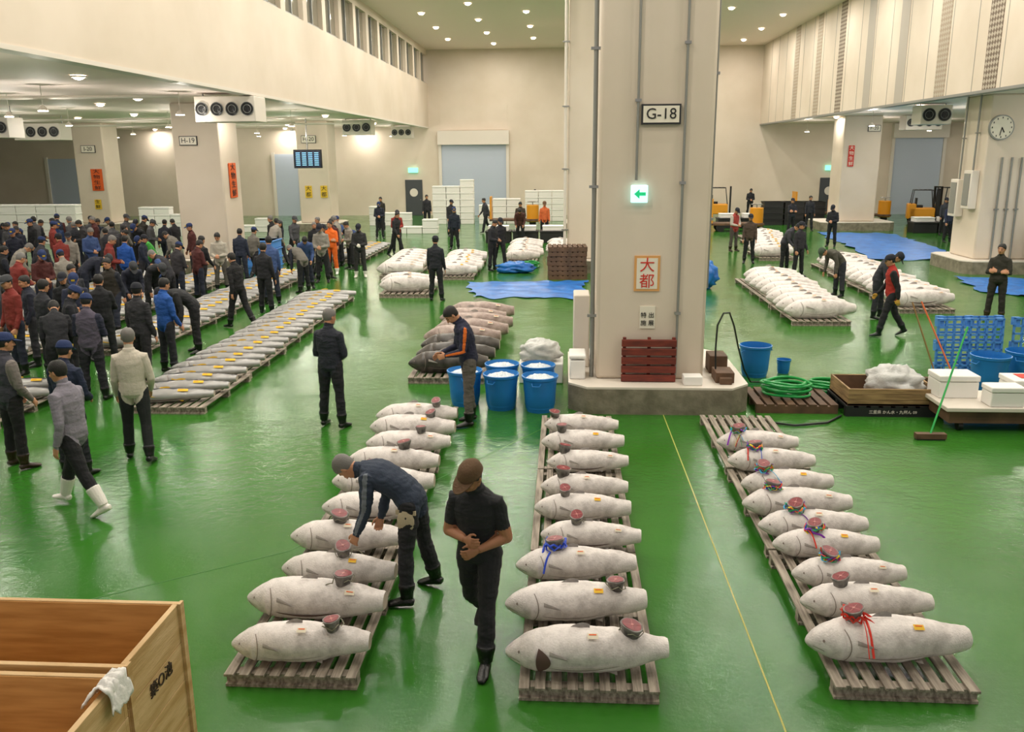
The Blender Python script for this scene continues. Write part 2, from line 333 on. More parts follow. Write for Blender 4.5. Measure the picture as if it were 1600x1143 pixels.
# ---------- tuna
TT=[0,.012,.05,.11,.19,.3,.42,.55,.68,.8,.9,.96,1.];RR=[.014,.036,.073,.114,.147,.166,.173,.169,.154,.127,.1,.086,.079]
def surf(t,a,off=0,L=1.12,fy=1,fz=.94):
    r=float(np.interp(t,TT,RR))+off
    return Vector((-L/2+L*t,-r*cos(a)*fy,r*sin(a)*fz-.03*(1-t)**3))
def patch(f,nu,nv):
    vs=[]
    for i in range(nu+1):
        for j in range(nv+1):vs.append(f(i/nu,j/nv*2-1))
    return MB().add(vs,[(i*(nv+1)+j,i*(nv+1)+j+1,(i+1)*(nv+1)+j+1,(i+1)*(nv+1)+j) for i in range(nu) for j in range(nv)])
def make_tuna(seed,mat,L=1.12,fy=1,fz=.94,cav=False,name='frozen_tuna',lab='frosted whole frozen tuna with tail cut off on pallet',labm=None,fm=None,ls=1):
    fm=fm or finm
    n=32;ts=[0,.006,.015,.03,.05,.075]+[.1+.9*i/60 for i in range(61)];vs=[]
    for t in ts:
        for j in range(n):
            a=2*pi*j/n;p=surf(t,a,0,L,fy,fz);q=p*5+Vector((seed*7,0,0))
            d=noise.noise(q)*.016+noise.noise(q*4)*.0045
            if .1<t<=.2:d+=.007*(t-.1)/.1*max(0,cos(a-.2))
            if .2<t<.25:d-=.006*(1-(t-.2)/.05)*max(0,cos(a-.2))
            if .24<t<.72:
                dd=abs((math.degrees(a)+16+180)%360-180);d-=.012*max(0,1-dd/9)*sin((t-.24)/.48*pi)**.5
            if t>.985:d-=.008*(t-.985)/.015
            vs.append(p+Vector((0,-cos(a),sin(a)))*d*min(1,t*8))
    k=len(ts);m=MB();m.add(vs,[(i*n+j,i*n+(j+1)%n,(i+1)*n+(j+1)%n,(i+1)*n+j) for i in range(k-1) for j in range(n)]+[tuple(range(n))],0)
    m.add([vs[(k-1)*n+j] for j in range(n)],[tuple(range(n))],1)
    o=m.obj(name,[mat,cutm],ang=60);T(o,lab,'tuna')
    S_=lambda t,a,off:surf(t,radians(a),off,L,fy,fz)
    patch(lambda u,v:S_(.27+.12*u,22-16*u+v*6*(1-u)**.6,.012-.003*abs(v)),8,4).obj('pectoral_fin',fm,parent=o,fix=False)
    patch(lambda u,v:S_(.205+.028*sin(u*pi)+v*(.045*sin(u*pi) if cav else .003),-38+u*(95 if not cav else 75),.011),10,4).obj('gill_opening',cavm if cav else slitm,parent=o,fix=False)
    wd_=[1.0,3.4,1.4,1.6][seed%4]
    patch(lambda u,v:S_(.25+.46*u,-14-9*sin(u*pi)+v*wd_*sin(u*pi)**.5,.012),14,2).obj('belly_slit',slitm if seed%4!=1 else cavm,parent=o,fix=False)
    patch(lambda u,v:S_(.078+.014*u,28+v*6*sin(u*pi)**.5,.009),6,3).obj('eye',slitm,parent=o,fix=False)
    patch(lambda u,v:S_(.09-.06*u,-16+10*u+v*1.5,.006),5,2).obj('mouth',slitm,parent=o,fix=False)
    patch(lambda u,v:S_(.40+.12*u,92+v*2,.006+.035*sin(pi*u*.8)*(1 if v>0 else 0)),6,2).obj('dorsal_fin',fm,parent=o,fix=False)
    patch(lambda u,v:S_(.62+.06*u,-40+v*2,.01+.03*u*(1 if v>0 else 0)),5,2).obj('anal_fin',fm,parent=o,fix=False)
    t0,a0=[(.5,62),(.74,50),(.62,58)][seed%3]
    p=patch(lambda u,v:S_(t0+.065*ls*u,a0+v*7*ls,.016),4,4).obj('paper_label',labm or ylo,parent=o,fix=False)
    patch(lambda u,v:S_(t0+.01+.045*u,a0+v*1.5+3,.018),3,2).obj('ink_mark',orange,parent=p,fix=False)
    return o
proto={}
def place(key,x,y,z,rot=0,s=1,mk=None):
    if key not in proto:
        o=mk();o.location=(x,y,z);o.rotation_euler=(0,0,radians(rot));o.scale=(s,)*3;proto[key]=o;return o
    return dup(proto[key],(x,y,z),rot,s)
yl2=M('yellow_label','e8b820',.6);bl=M('beige_label','dcd2bc',.7)
mk_f=[lambda i=i:make_tuna(i,frost,cav=(i==3),labm=[bl,bl,yl2,bl][i]) for i in range(4)]
PZ=.115
R1=[(-2.48,-1.43,5.7),(-2.6,-1.43,6.32),(-2.49,-1.45,6.87),(-2.61,-1.5,7.53),(-2.5,-1.4,8.25),(-2.58,-1.42,8.95),(-2.58,-1.46,9.65),(-2.50,-1.42,10.32),(-2.59,-1.43,10.92),(-2.62,-1.48,11.5)]
R2=[(-.41,.78,5.67),(-.46,.69,6.38),(-.41,.66,7.07),(-.18,.73,7.7),(-.29,.71,8.35),(-.22,.7,8.95),(-.16,.76,9.75),(-.27,.78,10.46),(-.25,.75,11.18)]
R3=[(1.81,3.04,5.92),(1.95,2.99,6.52),(2.02,2.96,7.03),(2.0,2.92,7.6),(1.93,2.98,8.02),(1.88,2.99,8.55),(1.98,2.99,9.15),(1.97,2.98,9.86),(1.96,2.96,10.55)]
FZ=.155
def fish_row(R,name,cavfirst=False,rs=0):
    out=[]
    for i,(a,b,y) in enumerate(R):
        L=b-a;s=min(1.07,max(.86,L/1.12));k=3 if (i==0 and cavfirst) else (i+rs)%3
        gap=min([abs(y-q[2]) for q in R if q[2]!=y]);sy=min(1,gap/(.345*s))
        o=place('f%d'%k,(a+b)/2,y,PZ+FZ*s,rnd.uniform(-4,4) if i else 2,s,mk_f[k]);o.scale[1]*=max(.8,sy);o.scale[2]*=rnd.uniform(.93,1.0);o['group']=name;out.append((o,a,b,y,s))
    return out
F1=fish_row(R1,'frozen tuna on first pallet row');F2=fish_row(R2,'frozen tuna on second pallet row',True,1);F3=fish_row(R3,'frozen tuna on third pallet row',False,2)
def make_slice():
    n=24;vs=[]
    prof=[(.0,0),(.054,0),(.060,.035),(.074,.08),(.073,.085)]
    for r,z in prof:
        for j in range(n):
            a=2*pi*j/n;k=1+.07*cos(2*a)+.04*sin(3*a+1)+.02*sin(7*a);vs.append((r*k*cos(a),r*k*.93*sin(a),z+(.012*cos(a) if z>.05 else 0)))
    m0=MB().add(vs,[(i*n+j,i*n+(j+1)%n,(i+1)*n+(j+1)%n,(i+1)*n+j) for i in range(4) for j in range(n)]+[tuple(4*n+j for j in range(n))])
    o=m0.obj('tail_slice',slskin);T(o,'cut tuna tail section showing red flesh, resting on fish','tuna tail slice','cut tail sections')
    top=[(x*.86,y*.86,z+.003) for (x,y,z) in vs[4*n:]]
    m=MB().add(top,[tuple(range(n))],0).cyl((0,0,.085),(0,0,.09),.011,n=12,m=1)
    for k in range(4):
        a=.4+k*pi/2;m.tube([(0,0,.0885),(.055*cos(a),.051*sin(a),.0885+.009*cos(a))],[(.0028,.0012),(.001,.001)],6,m=1,ref=(-sin(a),cos(a),0))
    m.obj('flesh_face',[flesh,fleshw],parent=o,fix=False);return o
ribc=[M('rib'+h,h,.4) for h in ('2a4fd0','e8d030','8a2fb8','e23a2a','28a868','38b0e0')]
cord=M('cord','8d8a78',.8)
def ribbon(par,cols,n,seed,big=1):
    r=random.Random(seed)
    for k in range(n):
        pts=[];a0=r.uniform(0,6.28)
        for i in range(14):
            u=i/13;a=a0+u*5;rr=.076+.010*sin(i*2+k)+.01*k/n
            pts.append((rr*cos(a),rr*sin(a),.055-.03*u+.02*sin(i*1.7+k)))
        dd=r.uniform(-.9,.9)-pi/2;x,y,z=pts[-1]
        for i in range(6):
            u=(i+1)/6;pts.append((x+cos(dd)*.11*u*big,y+sin(dd)*.13*u*big,z-.12*u*u*big))
        MB().tube(pts,[(.009 if cols[0]!=cord else .005,.003)]*len(pts),6).obj('ribbon' if cols[0]!=cord else 'cord',cols[k%len(cols)],parent=par)
SL=[]
def slice_at(F,idx,t,cols=None,n=0,big=1):
    o,a,b,y,s=F[idx];x=a+(b-a)*t;rz=float(np.interp(t,TT,RR))*.94*o.scale[2]
    q=place('slice',x,y,o.location[2]+rz-.012,rnd.uniform(0,360),rnd.uniform(.98,1.15),make_slice)
    rz_=q.rotation_euler[2];tl=Matrix.Rotation(radians(rnd.uniform(0,9)),3,'X')@Matrix.Rotation(radians(rnd.uniform(-6,6)),3,'Y')@Matrix.Rotation(rz_,3,'Z');q.rotation_euler=tl.to_euler()
    if n:SL.append((q,cols,n,big))
for i,t in [(0,.74),(1,.7),(2,.55),(3,.45),(5,.4),(6,.62),(7,.66),(8,.72),(9,.75)]:slice_at(F1,i,t,[cord],1 if i<5 else 0)
for i,t in [(0,.77),(1,.78),(2,.33),(3,.35),(4,.32),(5,.25),(6,.2),(7,.25),(8,.15)]:slice_at(F2,i,t,[cord] if i!=2 else [ribc[0]],(1 if i<4 else 0)+(2 if i==2 else 0))
for i,t in [(0,.29),(1,.3),(2,.32),(3,.38),(4,.33),(5,.28),(6,.25),(7,.3),(8,.25)]:slice_at(F3,i,t,[ribc[3]] if i==0 else ribc,4 if i==0 else (0 if i==1 else 5),1.6 if i==0 else 1)
for i,(q,c,n,bg) in enumerate(SL):ribbon(q,c[i%2:]+c[:i%2],n,i,bg)
# ---------- pallets
def make_pallet(L=2.18,W=1.0,n=9):
    e=empty('pallet');T(e,'low grey weathered wooden slatted pallet on wet floor','pallet','wooden pallets')
    for i in range(n):
        x=-W/2+(W-.075)*i/(n-1);MB().box(x,x+.075,0,L,PZ-.022,PZ).obj('slat',wood,parent=e,bevel=.004)
    for y in (.05,L/2-.04,L-.13):
        MB().box(-W/2,W/2,y,y+.08,.022,PZ-.022).obj('bearer',wood,parent=e)
        MB().box(-W/2,W/2,y-.03,y+.09,0,.022).obj('bottom_board',wood,parent=e)
    return e
P0=make_pallet();P0.location=(2.45,5.52,0);P0.rotation_euler[2]=radians(-.5)
for x,y in [(2.47,7.74),(2.48,9.96)]:dup(P0,(x,y,0),0,(1,.985,1))
for k in range(3):dup(P0,(.2,5.4+k*2.21,0),0,(1,1,1))
for k in range(3):dup(P0,(-1.98-.04*k,5.46+k*2.32,0),0,(.98,1.05,1))
def group(cells,key,scale,mk,gname,mat=None,lab=None):
    for (x,y,r) in cells:
        s_=scale*rnd.uniform(.95,1.04);o=place(key,x,y,PZ+FZ*s_,r+rnd.uniform(-4,4),s_,mk);o.scale[1]*=.88;o['group']=gname
        if mat:recolor(o,[mat])
        if lab:o['label']=lab
def rowc(x,y0,y1,st,dx=0,r=0):
    out=[];y=y0;i=0
    while y<=y1+.01:out.append((x+dx*i+rnd.uniform(-.08,.08),y,r));y+=st;i+=1
    return out
g='frozen tuna on distant pallets'
group(rowc(5.8,19.8,26.0,.6,.02),'f0',1.4,None,g);group(rowc(8.7,21.4,29.5,.62,.04),'f1',1.4,None,g);group(rowc(7.6,32,40,.9,.15),'f2',1.35,None,g)
group([(-4.3,23.55,3),(-4.4,24.2,0)],'f0',1.45,None,g);group(rowc(-5.2,27,31,.65,-.03),'f1',1.3,None,g);group(rowc(-3.4,26.9,30.9,.65,0),'f2',1.25,None,g);group(rowc(-1.5,30.8,36,.75),'f0',1.2,None,g);group(rowc(-.1,33,36.1,.75),'f1',1.0,None,g)
def pal_at(x,y,sx,sy):dup(P0,(x,y,0),0,(sx,sy,1))
for y in (19.4,21.7,24.0):pal_at(5.8,y,1.3,1.04)
for k in range(4):pal_at(8.75+.1*k,21+k*2.25,1.3,1.03)
for k in range(4):pal_at(7.7+.3*k,31.6+k*2.3,1.3,1.03)
pal_at(-4.35,23.1,1.4,.75)
for k in range(2):pal_at(-5.2,26.7+k*2.3,1.2,1.03);pal_at(-3.4,26.6+k*2.3,1.2,1.03);pal_at(-1.5,30.5+k*2.9,1.1,1.3)
pal_at(-.1,32.7,1.0,1.8)
g='thawed brown tuna rows'
group([(-2.0,14.5,0),(-1.95,15.15,4),(-1.95,15.85,-3)],'f0',1.3,None,g,darkskin,'dark brown-grey tuna with belly opened on pallet')
group([(-2.0,16.6,0),(-1.9,17.3,0),(-1.85,18.0,3),(-2.0,18.7,0),(-1.9,19.4,-2)],'f1',1.35,None,g,frostb,'brownish frosted tuna lying on wooden pallet')
for k in range(3):pal_at(-2.0,14.1+k*2.2,1.3,1)
# ---------- fresh tuna
mkt=lambda:make_tuna(5,freshm,L=1.45,fy=.95,fz=.66,name='fresh_tuna',lab='shiny fresh tuna with dark back and silver belly',labm=yl2,fm=finy,ls=1.7)
cells=[]
for i in range(21):cells.append((-6.05-.012*i+rnd.uniform(-.05,.05),12.5+i*.495))
for xr,y0,y1 in [(-8.75,11.6,27),(-10.95,15,27.5),(-13.1,17,27.5),(-15.3,18,27.5)]:
    y=y0
    while y<y1:
        if not(xr==-8.75 and 13.3<y<16):cells.append((xr+rnd.uniform(-.06,.06),y))
        y+=.47
for x in (-9.7,-7.9):
    for k in range(8):cells.append((x,31.2+k*.6))
for (x,y) in cells:
    o=place('fresh',x,y,.115+.112,rnd.uniform(-5,5)+8,rnd.uniform(.94,1.06) if x>-7 else 1.0,mkt);o['group']='fresh tuna auction rows'
for k in range(5):pal_at(-6.05-.05*k,12.2+k*2.1,1.25,.95)
pal_at(-8.75,11.3,1.3,.9)
for k in range(5):pal_at(-8.75,16.0+k*2.25,1.3,1.02)
pal_at(-10.95,14.8,1.3,1.35)
for xr in (-10.95,-13.1,-15.3):
    for k in range(4):pal_at(xr,17.8+k*2.3,1.3,1.03)
for x in (-9.7,-7.9):
    for k in range(2):pal_at(x,30.9+k*2.4,1.25,1.08)
# ---------- props
def make_tub():
    e=empty('blue_tub');T(e,'round blue plastic tub heaped with crushed ice','tub','blue ice tubs')
    vs=[];b=MB();prof=[(.0,.0),(.205,.0),(.225,.1),(.232,.12),(.24,.3),(.252,.45),(.262,.52),(.275,.53),(.28,.57),(.265,.575),(.255,.5),(.22,.06),(0,.05)];n=28
    for r,z in prof:
        for j in range(n):vs.append((r*cos(2*pi*j/n),r*sin(2*pi*j/n),z*.96))
    b.add(vs,[(i*n+j,i*n+(j+1)%n,(i+1)*n+(j+1)%n,(i+1)*n+j) for i in range(len(prof)-1) for j in range(n)])
    b.obj('tub_body',blue,parent=e)
    for s in (-1,1):MB().tube([(s*.27,-.07,.48),(s*.295,-.05,.44),(s*.295,.05,.44),(s*.27,.07,.48)],.01,6).obj('handle',blue,parent=e)
    return e
tub=make_tub();tub.location=(-.95,12.75,0);tub.rotation_euler[2]=radians(60)
def ice(x,y,z,r,h,seed):
    n=30;vs=[];k=12
    for i in range(k+1):
        q=r*i/k
        for j in range(n):
            a=2*pi*j/n;zz=h*(1-(i/k)**2)+noise.noise(Vector((q*cos(a)*18,q*sin(a)*18,seed)))*.03*(1 if i<k else 0);vs.append((q*cos(a),q*sin(a),zz))
    o=MB().add(vs,[(i*n+j,i*n+(j+1)%n,(i+1)*n+(j+1)%n,(i+1)*n+j) for i in range(k) for j in range(n)]).obj('crushed_ice',icem,loc=(x,y,z),fix=False);o['kind']='stuff';T(o,'white crushed ice heaped in blue tub','ice')
for i,(x,y) in enumerate([(-.95,12.75),(-.35,12.65),(-1.53,12.95),(-.98,13.4),(-.4,13.35)]):
    if i:dup(tub,(x,y,0),60+i*20)
    ice(x,y,.48,.25,.07,i)
def blob(name,x,y,z,rx,ry,rz,mat,lab,cat,seed=0,amp=.35,fine=1):
    n=40;k=24;vs=[]
    for i in range(k+1):
        e=-pi/2+pi*i/k
        for j in range(n):
            a=2*pi*j/n;d=Vector((cos(e)*cos(a),cos(e)*sin(a),sin(e)));f=1+amp*noise.noise(d*2.2+Vector((seed,0,0)))+fine*(amp*.5*noise.noise(d*6)+amp*.25*noise.noise(d*13))
            vs.append((d.x*rx*f,d.y*ry*f,max(-rz*.75,d.z*rz*f)))
    return T(MB().add(vs,[(i*n+j,i*n+(j+1)%n,(i+1)*n+(j+1)%n,(i+1)*n+j) for i in range(k) for j in range(n)]).obj(name,mat,loc=(x,y,z+rz*.75),ang=110),lab,cat)
blob('ice_bag',-.4,14.5,0.35,.36,.28,.2,plastic,'clear plastic bag of ice','bag',2,.25)
T(MB().box(-.75,0,14.2,14.8,0,.35).obj('styrofoam_box',styro,bevel=.02),'white styrofoam box beneath ice bag','box')
for (x,y,s) in [(3.35,14.9,1.0),(3.9,15.1,.45)]:
    t=dup(tub,(x,y,0),20,s);t['label']='blue plastic tub standing empty on wet floor'
def coil(x,y,z,r,turn,mat,lab):
    pts=[]
    for i in range(int(turn*20)):
        a=i*2*pi/20;q=i/(turn*20);rr=r*(1-.28*((i//20)%3)/2)+.025*sin(a*3.3+i*.1)
        pts.append((rr*cos(a),rr*.85*sin(a),.03+.2*q+.015*sin(a*2)))
    return T(MB().tube(pts,.021,8).obj('hose_coil',mat,loc=(x,y,z)),lab,'hose')
def bigpallet(x,y,L,W,mat,lab,h=.14,rot=0):
    e=empty('shipping_pallet',(x,y,0),rot);T(e,lab,'pallet')
    for i in range(8):
        a=-L/2+(L-.11)*i/7;MB().box(a,a+.11,-W/2,W/2,h-.03,h).obj('slat',mat,parent=e)
    for yy in (-W/2,-.05,W/2-.1):MB().box(-L/2,L/2,yy,yy+.1,.0,h-.03).obj('bearer',mat,parent=e)
    return e
bigpallet(3.5,13.1,1.2,1.0,brown,'low red-brown wooden pallet holding coiled hoses')
coil(3.45,13.15,.14,.36,8,hosem,'coiled bright green rubber hose on pallet')
coil(4.2,13.75,.0,.3,6,hosem,'second coil of green rubber hose')
coil(-1.2,29.6,0,.35,5,hosem,'green hose coiled on wet floor near tarp')
T(MB().tube([(2.85,12.4,.03),(2.95,12.1,.02),(3.3,11.95,.02),(3.8,12.1,.02),(4.1,12.45,.02)],.016,8).obj('black_hose',black),'thin black hose trailing from pillar base','hose')
cpts=[(2.34,13,.44),(2.32,13.0,.9),(2.34,13.05,1.25),(2.44,13.15,1.42),(2.56,13.3,1.4),(2.68,13.5,1.15),(2.82,13.8,.75),(3.0,14.1,.3),(3.15,14.25,.05),(3.4,14.35,.02),(3.6,14.4,.02)]
T(MB().tube(cpts,.014,8).obj('black_cable',black),'black cable looping beside pillar','cable')
for i,(a,b,c,d) in enumerate([(2.3,12.75,.42,.5),(2.3,13.35,.42,.62)]):T(MB().box(a,a+.28,b,b+.4,c,d+.08).box(a+.05,a+.23,b-.1,b,c,c+.1).obj('wood_block',brown,bevel=.01),'rough brown timber block on plinth','wood block')
T(MB().box(1.8,2.08,12.58,12.81,.42,.56).obj('styrofoam_box',styro,bevel=.015),'small white styrofoam box on plinth','box')
T(MB().box(.1,.34,12.9,13.4,.42,.72).box(.09,.35,12.89,13.41,.74,.8).obj('styrofoam_box',styro,bevel=.02),'white styrofoam box with lid beside pillar','box')
T(MB().box(.16,.42,13.7,14.3,.42,1.6).obj('white_cabinet',whitem,bevel=.02),'white cabinet beside pillar','cabinet')
def opencrate(name,x0,x1,y0,y1,z0,z1,t,mo,mi,lab,cat='crate',planks=3):
    e=empty(name,((x0+x1)/2,(y0+y1)/2,z0));T(e,lab,cat);a,b,h=(x1-x0)/2,(y1-y0)/2,z1-z0
    for nm,(p,q,r,s_) in (('front_wall',(-a,a,-b,-b+t)),('back_wall',(-a,a,b-t,b)),('side_wall',(-a,-a+t,-b+t,b-t)),('side_wall',(a-t,a,-b+t,b-t))):
        m=MB()
        for k in range(planks):m.box(p,q,r,s_,h*k/planks,h*(k+1)/planks-.005)
        o=m.obj(nm,mo,parent=e,bevel=.003)
        if nm=='back_wall':MB().box(p+t,q-t,r-.006,r,.0,h-.012).obj('inner_lining',mi,parent=o)
    MB().box(-a,a,-b,b,0,t).obj('bottom',mi,parent=e);return e
bp=M('black_plastic','1c1c1e',.5)
o=bigpallet(4.85,12.95,1.35,.95,bp,'black plastic pallet with white lettering',.16);text('三重県 かん水・九州ん 09',.06,(0,-.482,.07),(90,0,0),whitem,o)
opencrate('shallow_crate',4.2,5.5,12.5,13.4,.16,.42,.03,M('old_wood','a98a5f',.7,h2='7d6240',vs=3,st=(1,1,8)),brown,'shallow weathered wooden crate holding plastic film')
blob('plastic_film',5.0,12.95,.2,.42,.3,.26,plastic,'crumpled clear plastic film in crate','plastic film',5,.3)
e=empty('low_trolley',(6.15,12.2,0));T(e,'low brown wooden platform trolley carrying boxes','trolley')
MB().box(-.85,.85,-.45,.5,.3,.36).obj('deck',whitem,parent=e,bevel=.01);MB().box(-.78,.8,-.38,.42,.12,.3).obj('frame',brown,parent=e)
for x in(-.6,.6):
    for y in(-.3,.3):MB().cyl((x-.03,y,.07),(x+.03,y,.07),.07).obj('wheel',black,parent=e)
def sbox(x,y,z,w,d,h,lab='white styrofoam fish box',g=None,rot=0):
    o=T(MB().box(-w/2,w/2,-d/2,d/2,0,h*.72).obj('styrofoam_box',styro,loc=(x,y,z),bevel=.015,rot=rot),lab,'box',g)
    MB().box(-w/2-.01,w/2+.01,-d/2-.01,d/2+.01,h*.74,h).obj('lid',styro,parent=o,bevel=.015);return o
sbox(5.65,12.45,.36,.55,.42,.33);sbox(6.65,12.35,.36,.6,.45,.3,'white styrofoam box with red stained lid');sbox(6.12,11.95,.36,.45,.3,.28)
T(MB().box(6.5,6.8,12.25,12.5,.662,.668).obj('label_paper',redm),'red and white label sheet on styrofoam','label')
T(MB().box(7.2,7.8,12.7,13.2,0,.6).obj('cardboard_box',M('cardboard','c09a68',.8),bevel=.01),'tan cardboard box beside trolley','box')
def bpal(x,y,z,rot,tilt):
    e=empty('plastic_pallet',(x,y,z),rot);e.rotation_euler[0]=radians(tilt);T(e,'bright blue plastic grid pallet standing on edge','pallet','blue plastic pallets')
    m=MB()
    for i in range(9):m.box(-.6+i*.14,-.6+i*.14+.035,0,.03,0,.98)
    for i in range(8):m.box(-.6,.56,0,.03,i*.135,i*.135+.035)
    m.obj('deck_grid',bluep,parent=e)
    for x0 in(-.6,-.08,.44):
        for z0 in(0,.41,.84):MB().box(x0,x0+.12,.03,.12,z0,z0+.14).obj('foot_block',bluep,parent=e)
for i in range(2):bpal(7.1+.1*i,15.1+.25*i,0,3,-4)
bpal(8.45,15.2,0,-3,-4)
t=dup(tub,(6.9,14.0,0),20,1.1);t['label']='blue plastic tub beside blue pallets'
t=dup(tub,(7.6,14.3,0),50,1.1);t['label']='blue plastic tub beside blue pallets'
def broom(p0,p1,hm,lab,bm):
    o=T(MB().tube([p0,p1],.014,8).obj('push_broom',hm),lab,'broom');x,y,z=p0
    MB().box(x-.2,x+.2,y-.05,y+.05,.02,.09).obj('broom_head',brown,parent=o);MB().box(x-.19,x+.19,y-.04,y+.04,0,.02).obj('bristles',bm,parent=o)
broom((4.98,11.45,.08),(5.9,12.75,1.3),hosem,'push broom with green handle leaning on boxes',black)
broom((6.4,13.9,.08),(6.0,14.7,1.35),M('orange_handle','c86030',.5),'broom with orange handle against blue pallets',black)
broom((6.3,14.5,.08),(5.95,14.95,1.3),M('brown_handle','8a6a40',.5),'broom with brown wooden handle',black)
def tarp(c,lab,seed):
    n=26;vs=[]
    for i in range(n+1):
        for j in range(n+1):
            u,v=i/n,j/n;p=(1-u)*(1-v)*Vector(c[0])+u*(1-v)*Vector(c[1])+u*v*Vector(c[2])+(1-u)*v*Vector(c[3])
            q=Vector((p.x,p.y,seed));ed=min(u,v,1-u,1-v)
            w=.25*max(0,1-ed*6);vs.append((p.x+w*noise.noise(q*1.7),p.y+w*noise.noise(q*1.9+Vector((9,0,0)))*2,.012+.07*abs(noise.noise(q*1.3))))
    T(MB().add(vs,[(i*(n+1)+j,i*(n+1)+j+1,(i+1)*(n+1)+j+1,(i+1)*(n+1)+j) for i in range(n) for j in range(n)]).obj('tarpaulin',tarpm,fix=False),lab,'tarp','blue tarpaulins')
tarp([(-2.5,23.2),(.5,23.2),(.7,26.5),(-3.0,26.0)],'wrinkled blue tarpaulin spread on wet floor',1)
tarp([(11.2,32),(14.5,31.5),(15.5,42),(12.3,43)],'long blue tarpaulin spread beside tuna rows',2)
tarp([(11.6,24.5),(13.0,22.4),(16.5,26.5),(12.0,27.4)],'blue tarpaulin beside pillar plinth',3)
blob('tarp_bundle',-1.6,28.4,0,.6,.35,.2,tarpm,'bunched blue tarpaulin on floor','tarp',4)
blob('tarp_bundle',3.9,25.0,0,.45,.35,.5,tarpm,'bundled blue sheet on stand','tarp',7)
blob('black_cloth',14.75,27.95,.5,.3,.25,.6,black,'black cloth hanging on pillar','cloth',3)
for i in range(7):
    o=bigpallet(.1,27.2,1.2,1.0,brown,'stacked brown wooden pallet',.14,rnd.uniform(-3,3));o.location.z=i*.145;o['group']='pallet stack'
for i in range(4):T(MB().box(-.5,.5,-.45,.45,0,.27).box(-.53,.53,-.48,.48,.23,.27).obj('blue_crate',bluep,loc=(-10.0,28.2,.28*i),bevel=.01),'blue plastic crate in a stack','crate','blue crate stack')
C1=opencrate('timber_crate',-4.7,-2.42,4.1,4.83,0,1.06,.035,crwood,crin,'large tan timber fish crate with black brushed mark',planks=4)
text('築○池',.1,(1.145,.02,.72),(90,0,90),M('worn_ink','3a2c20',.7),C1)
for y in (-.36,.32):MB().box(1.14,1.16,y,y+.05,0,1.06).obj('corner_batten',crwood,parent=C1)
C2=opencrate('timber_crate',-4.7,-2.39,2.9,4.04,0,1.06,.035,crwood,crin,'large tan timber crate tied with white cord',planks=4)
MB().tube([(1.16,.3,.86),(1.16,-.2,.53),(1.16,-.5,.3)],.006,6).obj('cord',whitem,parent=C2)
n_=24;vs=[]
for i in range(n_+1):
    for j in range(n_+1):
        u,v=i/n_*2-1,j/n_*2-1;q=Vector((u*2,v*2,3.3));x=.12*u*(1+.25*noise.noise(q));y=.1*v*(1+.3*noise.noise(q+Vector((5,0,0))))
        over=max(0,x-.03);vs.append((x-over*.75,y,.03-over*1.6-max(0,-x-.03)*1.3+.028*noise.noise(q*1.8)+.012*noise.noise(q*5)))
cb=MB().add(vs,[(i*(n_+1)+j,i*(n_+1)+j+1,(i+1)*(n_+1)+j+1,(i+1)*(n_+1)+j) for i in range(n_) for j in range(n_)]).obj('white_cloth',cloth,loc=(-2.4,3.93,1.065),fix=False,ang=120)
sd_=cb.modifiers.new('s','SOLIDIFY');sd_.thickness=.008;T(cb,'crumpled white cloth draped over crate rim','cloth')
gs='styrofoam stacks at back'
def stack(x,y,nx,nz,w=.75,h=.35,d=.5):
    for i in range(nx):
        for k in range(max(1,nz-rnd.randint(0,1))):sbox(x+i*(w+.03),y,k*h,w,d,h,'white styrofoam box in tall stack',gs)
stack(-7.0,49,3,7);stack(-10.4,48,3,3);stack(-4.4,49,3,4);stack(-25,38,4,5,.9);stack(-29,37,3,4,.9);stack(-1.9,51,3,5);stack(-17,44,3,2);stack(-8.2,43,3,2);stack(-20.5,42,3,4);stack(5,52,4,3);stack(26,48,4,4)
def blackrow(x,y,n,lab='black plastic fish bin with white box on top'):
    for i in range(n):
        T(MB().box(-.55,.55,-.4,.4,0,.45).box(-.58,.58,-.43,.43,.45,.52).obj('fish_bin',bp,loc=(x+i*1.2,y,0),bevel=.01),lab,'bin','black fish bins')
        sbox(x+i*1.2,y,.52,.9,.6,.22,'flat white styrofoam tray on bin',gs)
blackrow(-2.9,38.5,3);blackrow(8.5,46,2);blackrow(17.2,43,8)
for i in range(3):
    for k in range(4):T(MB().box(-.5,.5,-.4,.4,0,.3).box(-.53,.53,-.43,.43,.25,.3).obj('fish_bin',bp,loc=(11.2+1.1*i,48,.31*k)),'stacked black plastic crate','bin','black fish bins')
ymt=M('yellow_paint','d8921c',.4)
def truck(x,y,rot,col=ymt):
    e=empty('turret_truck',(x,y,0),rot);T(e,'small yellow electric turret truck with flat bed','turret truck','turret trucks')
    MB().cyl((0,-.9,.25),(0,-.9,1.15),.33,n=24).obj('motor_drum',col,parent=e,bevel=.02);MB().tube([(.28*cos(a*pi/10),-.9+.28*sin(a*pi/10),1.32) for a in range(20)],.02,6,closed=True).cyl((0,-.9,1.15),(0,-.9,1.32),.03).obj('steering_ring',steel,parent=e)
    MB().box(-.5,.5,-1.2,1.4,.32,.42).obj('bed',brown,parent=e)
    for xx in(-.42,.42):MB().cyl((xx-.05,.9,.2),(xx+.05,.9,.2),.2).obj('wheel',black,parent=e)
    MB().cyl((-.08,-.9,.18),(.08,-.9,.18),.18).obj('wheel',black,parent=e);MB().box(-.45,.45,1.3,1.38,.42,1.6).obj('back_rack',col,parent=e)
